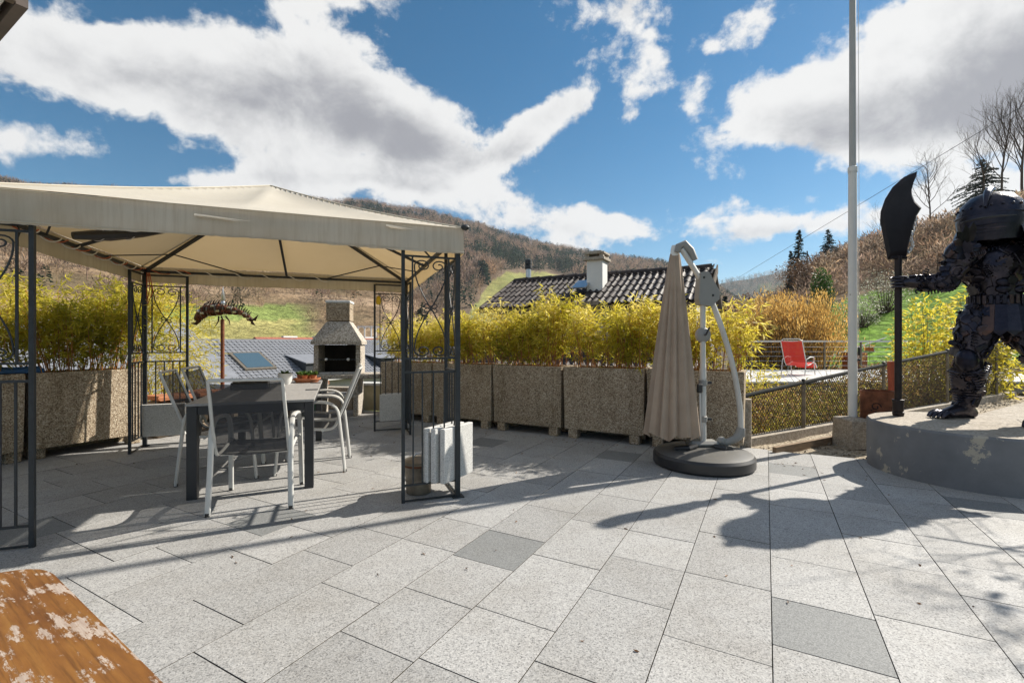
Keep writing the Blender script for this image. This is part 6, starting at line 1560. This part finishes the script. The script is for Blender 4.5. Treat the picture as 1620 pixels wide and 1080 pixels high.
def btree(label, px, ytop, Y, seed, g, m='bark', **k):
    b = ground(px, 0, Y); h = P(px, ytop, Y).z - b.z; bare_tree('bare_tree', label, b, h, seed, M[m], g, **k)
GB = 'bare trees on the right bank'
btree('bare tree rising right behind the glaive blade', 1472, 250, 60, 11, GB, n0=13, up=.55, thin=.8); btree('thin bare tree left of the glaive blade', 1390, 330, 70, 12, GB, n0=9, up=.6, thin=.6)
btree('tall bare tree with several stems above the warrior head', 1585, 168, 52, 13, GB, n0=13, up=.75, spread=.45, thin=.8); btree('tall bare tree at the upper right picture edge', 1618, 150, 50, 14, GB, n0=13, up=.75, spread=.45, thin=.8); btree('slender bare tree between the warrior and the leftmost bare stems', 1560, 205, 56, 15, GB, n0=10, up=.7, spread=.45, thin=.7)
GL = 'bare trees on the left hillside'
btree('bare round tree above the grill chimney on the hillside', 604, 462, 100, 16, GL, n0=12, up=.3, spread=.7, first=.15); btree('small bare tree left of the grill chimney', 478, 466, 95, 17, GL, n0=9, up=.4); btree('pale birch stem at the far left under the canopy', 34, 365, 80, 18, GL, 'bark_pale', n0=7, up=.6); btree('second pale birch stem at the far left hillside', 22, 360, 84, 19, GL, 'bark_pale', n0=7, up=.6)
def catkins():
    b = ground(1242, 0, 18.2); t = thing('catkin_bush', 'large golden bush of upright dry stems behind the red chair', 'bush', b); g = np.random.default_rng(3)
    k = 520; bx = g.normal(0, .55, k); by = g.normal(0, .5, k); H = (3.9 - .28 * (bx ** 2)) * g.uniform(.55, 1.0, k); top = np.stack([bx * 2.1, by * 1.8, H], 1); base = np.stack([bx, by, 0 * bx], 1); mid = base * .55 + top * .45 + [0, 0, .15]
    top[:, 0] = np.clip(top[:, 0], -2.0, 1.75)
    V1, F1 = sticks(base, mid, .014, .009, 4); V2, F2 = sticks(mid, top, .009, .003, 3); put('stems', np_mesh('stems', np.concatenate([V1, V2]), np.concatenate([F1, F2 + len(V1)]), M['bark']), t)
    n = 42000; i = g.integers(0, k, n); u = g.random(n) ** .8; q = np.where((u < .45)[:, None], base[i] + (mid[i] - base[i]) * (u / .45)[:, None], mid[i] + (top[i] - mid[i]) * ((u - .45) / .55)[:, None]); q = q + g.normal(0, .09, (n, 3))
    D = np.stack([g.normal(0, .3, n), g.normal(0, .3, n), .9 + 0 * u], 1); leaves('dry_catkins', q, D, g.uniform(.07, .19, n), g.uniform(.018, .04, n), np.clip(g.normal(.5, .22, n) + .25 * (u - .5), 0, 1), M['hazel'], t)
catkins()
shrub('evergreen_bush', 'small dark evergreen bush above the golden catkin bush', ground(1300, 0, 30) , (1.25, 1.2, 3.4), 2600, M['green_leaf'], (.14, .08), 31, None, 'bush', 20, 'bark', .1, (0, .7))
shrub('yellow_green_shrub', 'yellow green leafy shrub between the glaive shaft and the warrior leg', Vector((9.45, 10.6, -.5)), (1.3, 1.2, 2.7), 2200, M['bamboo_leaf'], (.12, .04), 32, None, 'shrub', 40, 'bark', .35, (.25, .95))
shrub('yellow_green_shrub', 'yellow leaved shrub behind the warrior at the right picture edge', Vector((9.7, 9.6, -.4)), (1.5, 1.4, 2.7), 2400, M['bamboo_leaf'], (.12, .04), 33, None, 'shrub', 36, 'bark', .35, (.3, 1))
shrub('blossom_tree', 'small pale blossoming shrub on the grass right of the flagpole', ground(1362, 0, 25), (2.0, 1.8, 2.0), 750, M['blossom'], (.09, .06), 34, None, 'shrub', 90)
shrub('blossom_tree', 'larger pale blossoming shrub by the glaive shaft on the bank', ground(1400, 0, 27), (2.6, 2.2, 2.6), 900, M['blossom'], (.09, .06), 35, None, 'shrub', 160)
shrub('bamboo_sprig', 'low yellow green sprigs between the fence and the raised terrace', Vector((4.55, 8.6, -.6)), (1.3, .8, 1.45), 1100, M['bamboo_leaf'], (.13, .018), 36, None, 'bamboo', 30, 'culm', .3, (.3, .9))
shrub('olive_shrub', 'olive and brown shrub mass under the raised terrace', Vector((6.9, 9.7, -.8)), (4.6, 1.5, .85), 4200, M['creeper'], (.08, .045), 37, None, 'shrub', 120, 'bark', 0, (.2, .95))
shrub('brown_bush', 'reddish brown bush left of the golden catkin bush', ground(1196, 0, 40), (6, 5, 4.0), 3200, M['brown_leaf'], (.2, .1), 38, None, 'bush', 60)
shrub('brown_bush', 'brown leafless bush mass below the tall conifers', ground(1285, 0, 58), (8, 6, 4.0), 3600, M['brown_leaf'], (.26, .1), 39, None, 'bush', 90)
def utility():
    b = ground(1277, 0, 74); top = P(1276, 397, 74); t = thing('utility_pole', 'wooden utility pole with slanted strut near the conifers', 'pole', b); h = top.z - b.z
    MB().tube([(0, 0, 0), (0, 0, h)], [.13, .1], 8).build('pole', M['pole_wood'], t, True); MB().tube([(2.0, 0, h * .2), (.08, 0, h - .5)], [.12, .09], 8).build('strut', M['pole_wood'], t, True)
    MB().bar((0, 0, 0), (2.1, 0, h * .2), .1).build('foot_brace', M['pole_wood'], t)
    p1 = P(1165, 441, 1500); p2 = P(1760, 82, 22)
    ln = [p1.lerp(p2, i / 30) + Vector((0, 0, -.9 * math.sin(math.pi * i / 30) * .0)) for i in range(31)]
    tag(MB().tube(ln, [.010 + .0003 * p.y for p in ln], 5).build('power_line', M['iron'], None, True), 'single dark power line crossing the sky on the right', 'cable')
    b2 = Vector((p2.x, p2.y, float(land_z(p2.x, p2.y)))); t = thing('power_pole', 'wooden power pole at the near end of the power line', 'pole', b2); MB().tube([(0, 0, 0), (0, 0, p2.z - b2.z + .3)], .13, 8).build('pole', M['pole_wood'], t, True)
    b3 = Vector((p1.x, p1.y, float(land_z(p1.x, p1.y)))); t = thing('power_pole', 'distant power pole at the far end of the power line', 'pole', b3); MB().tube([(0, 0, -1), (0, 0, max(3, p1.z - b3.z))], .13, 8).build('pole', M['pole_wood'], t, True)
utility()
# shrub standing to the right of the frame: its branches throw the dappled shade on the paving
bare_tree('garden_shrub_tree', 'small twiggy tree right of the plinth just outside the picture', Vector((6.05, 3.3, 0)), 3.3, 44, M['bark'], None, 'tree', n0=10, up=.2, spread=.75, first=.35)
sh = bpy.data.objects['garden_shrub_tree']
n = 900; d = unit(nr.normal(size=(n, 3))); leaves('foliage', d * (nr.random(n) ** .5)[:, None] * np.array([[.95, .95, .8]]) + np.array([[0, 0, 2.35]]), nr.normal(size=(n, 3)), nr.uniform(.06, .11, n), nr.uniform(.03, .05, n), nr.random(n), M['green_leaf'], sh)
# ------------------------------------------------------------------ air: pale haze that fades the far ridges
def haze():
    m = bpy.data.materials.new('haze'); m.use_nodes = True; nt = m.node_tree; nt.nodes.clear()
    out = nt.nodes.new('ShaderNodeOutputMaterial'); v = nt.nodes.new('ShaderNodeVolumePrincipled'); v.inputs['Color'].default_value = (.78, .87, 1, 1); v.inputs['Density'].default_value = .00013; v.inputs['Anisotropy'].default_value = .2
    nt.links.new(v.outputs[0], out.inputs['Volume'])
    tag(MB().box((0, 0, 165), (7200, 7200, 390)).build('haze', m), kind='stuff')
haze()
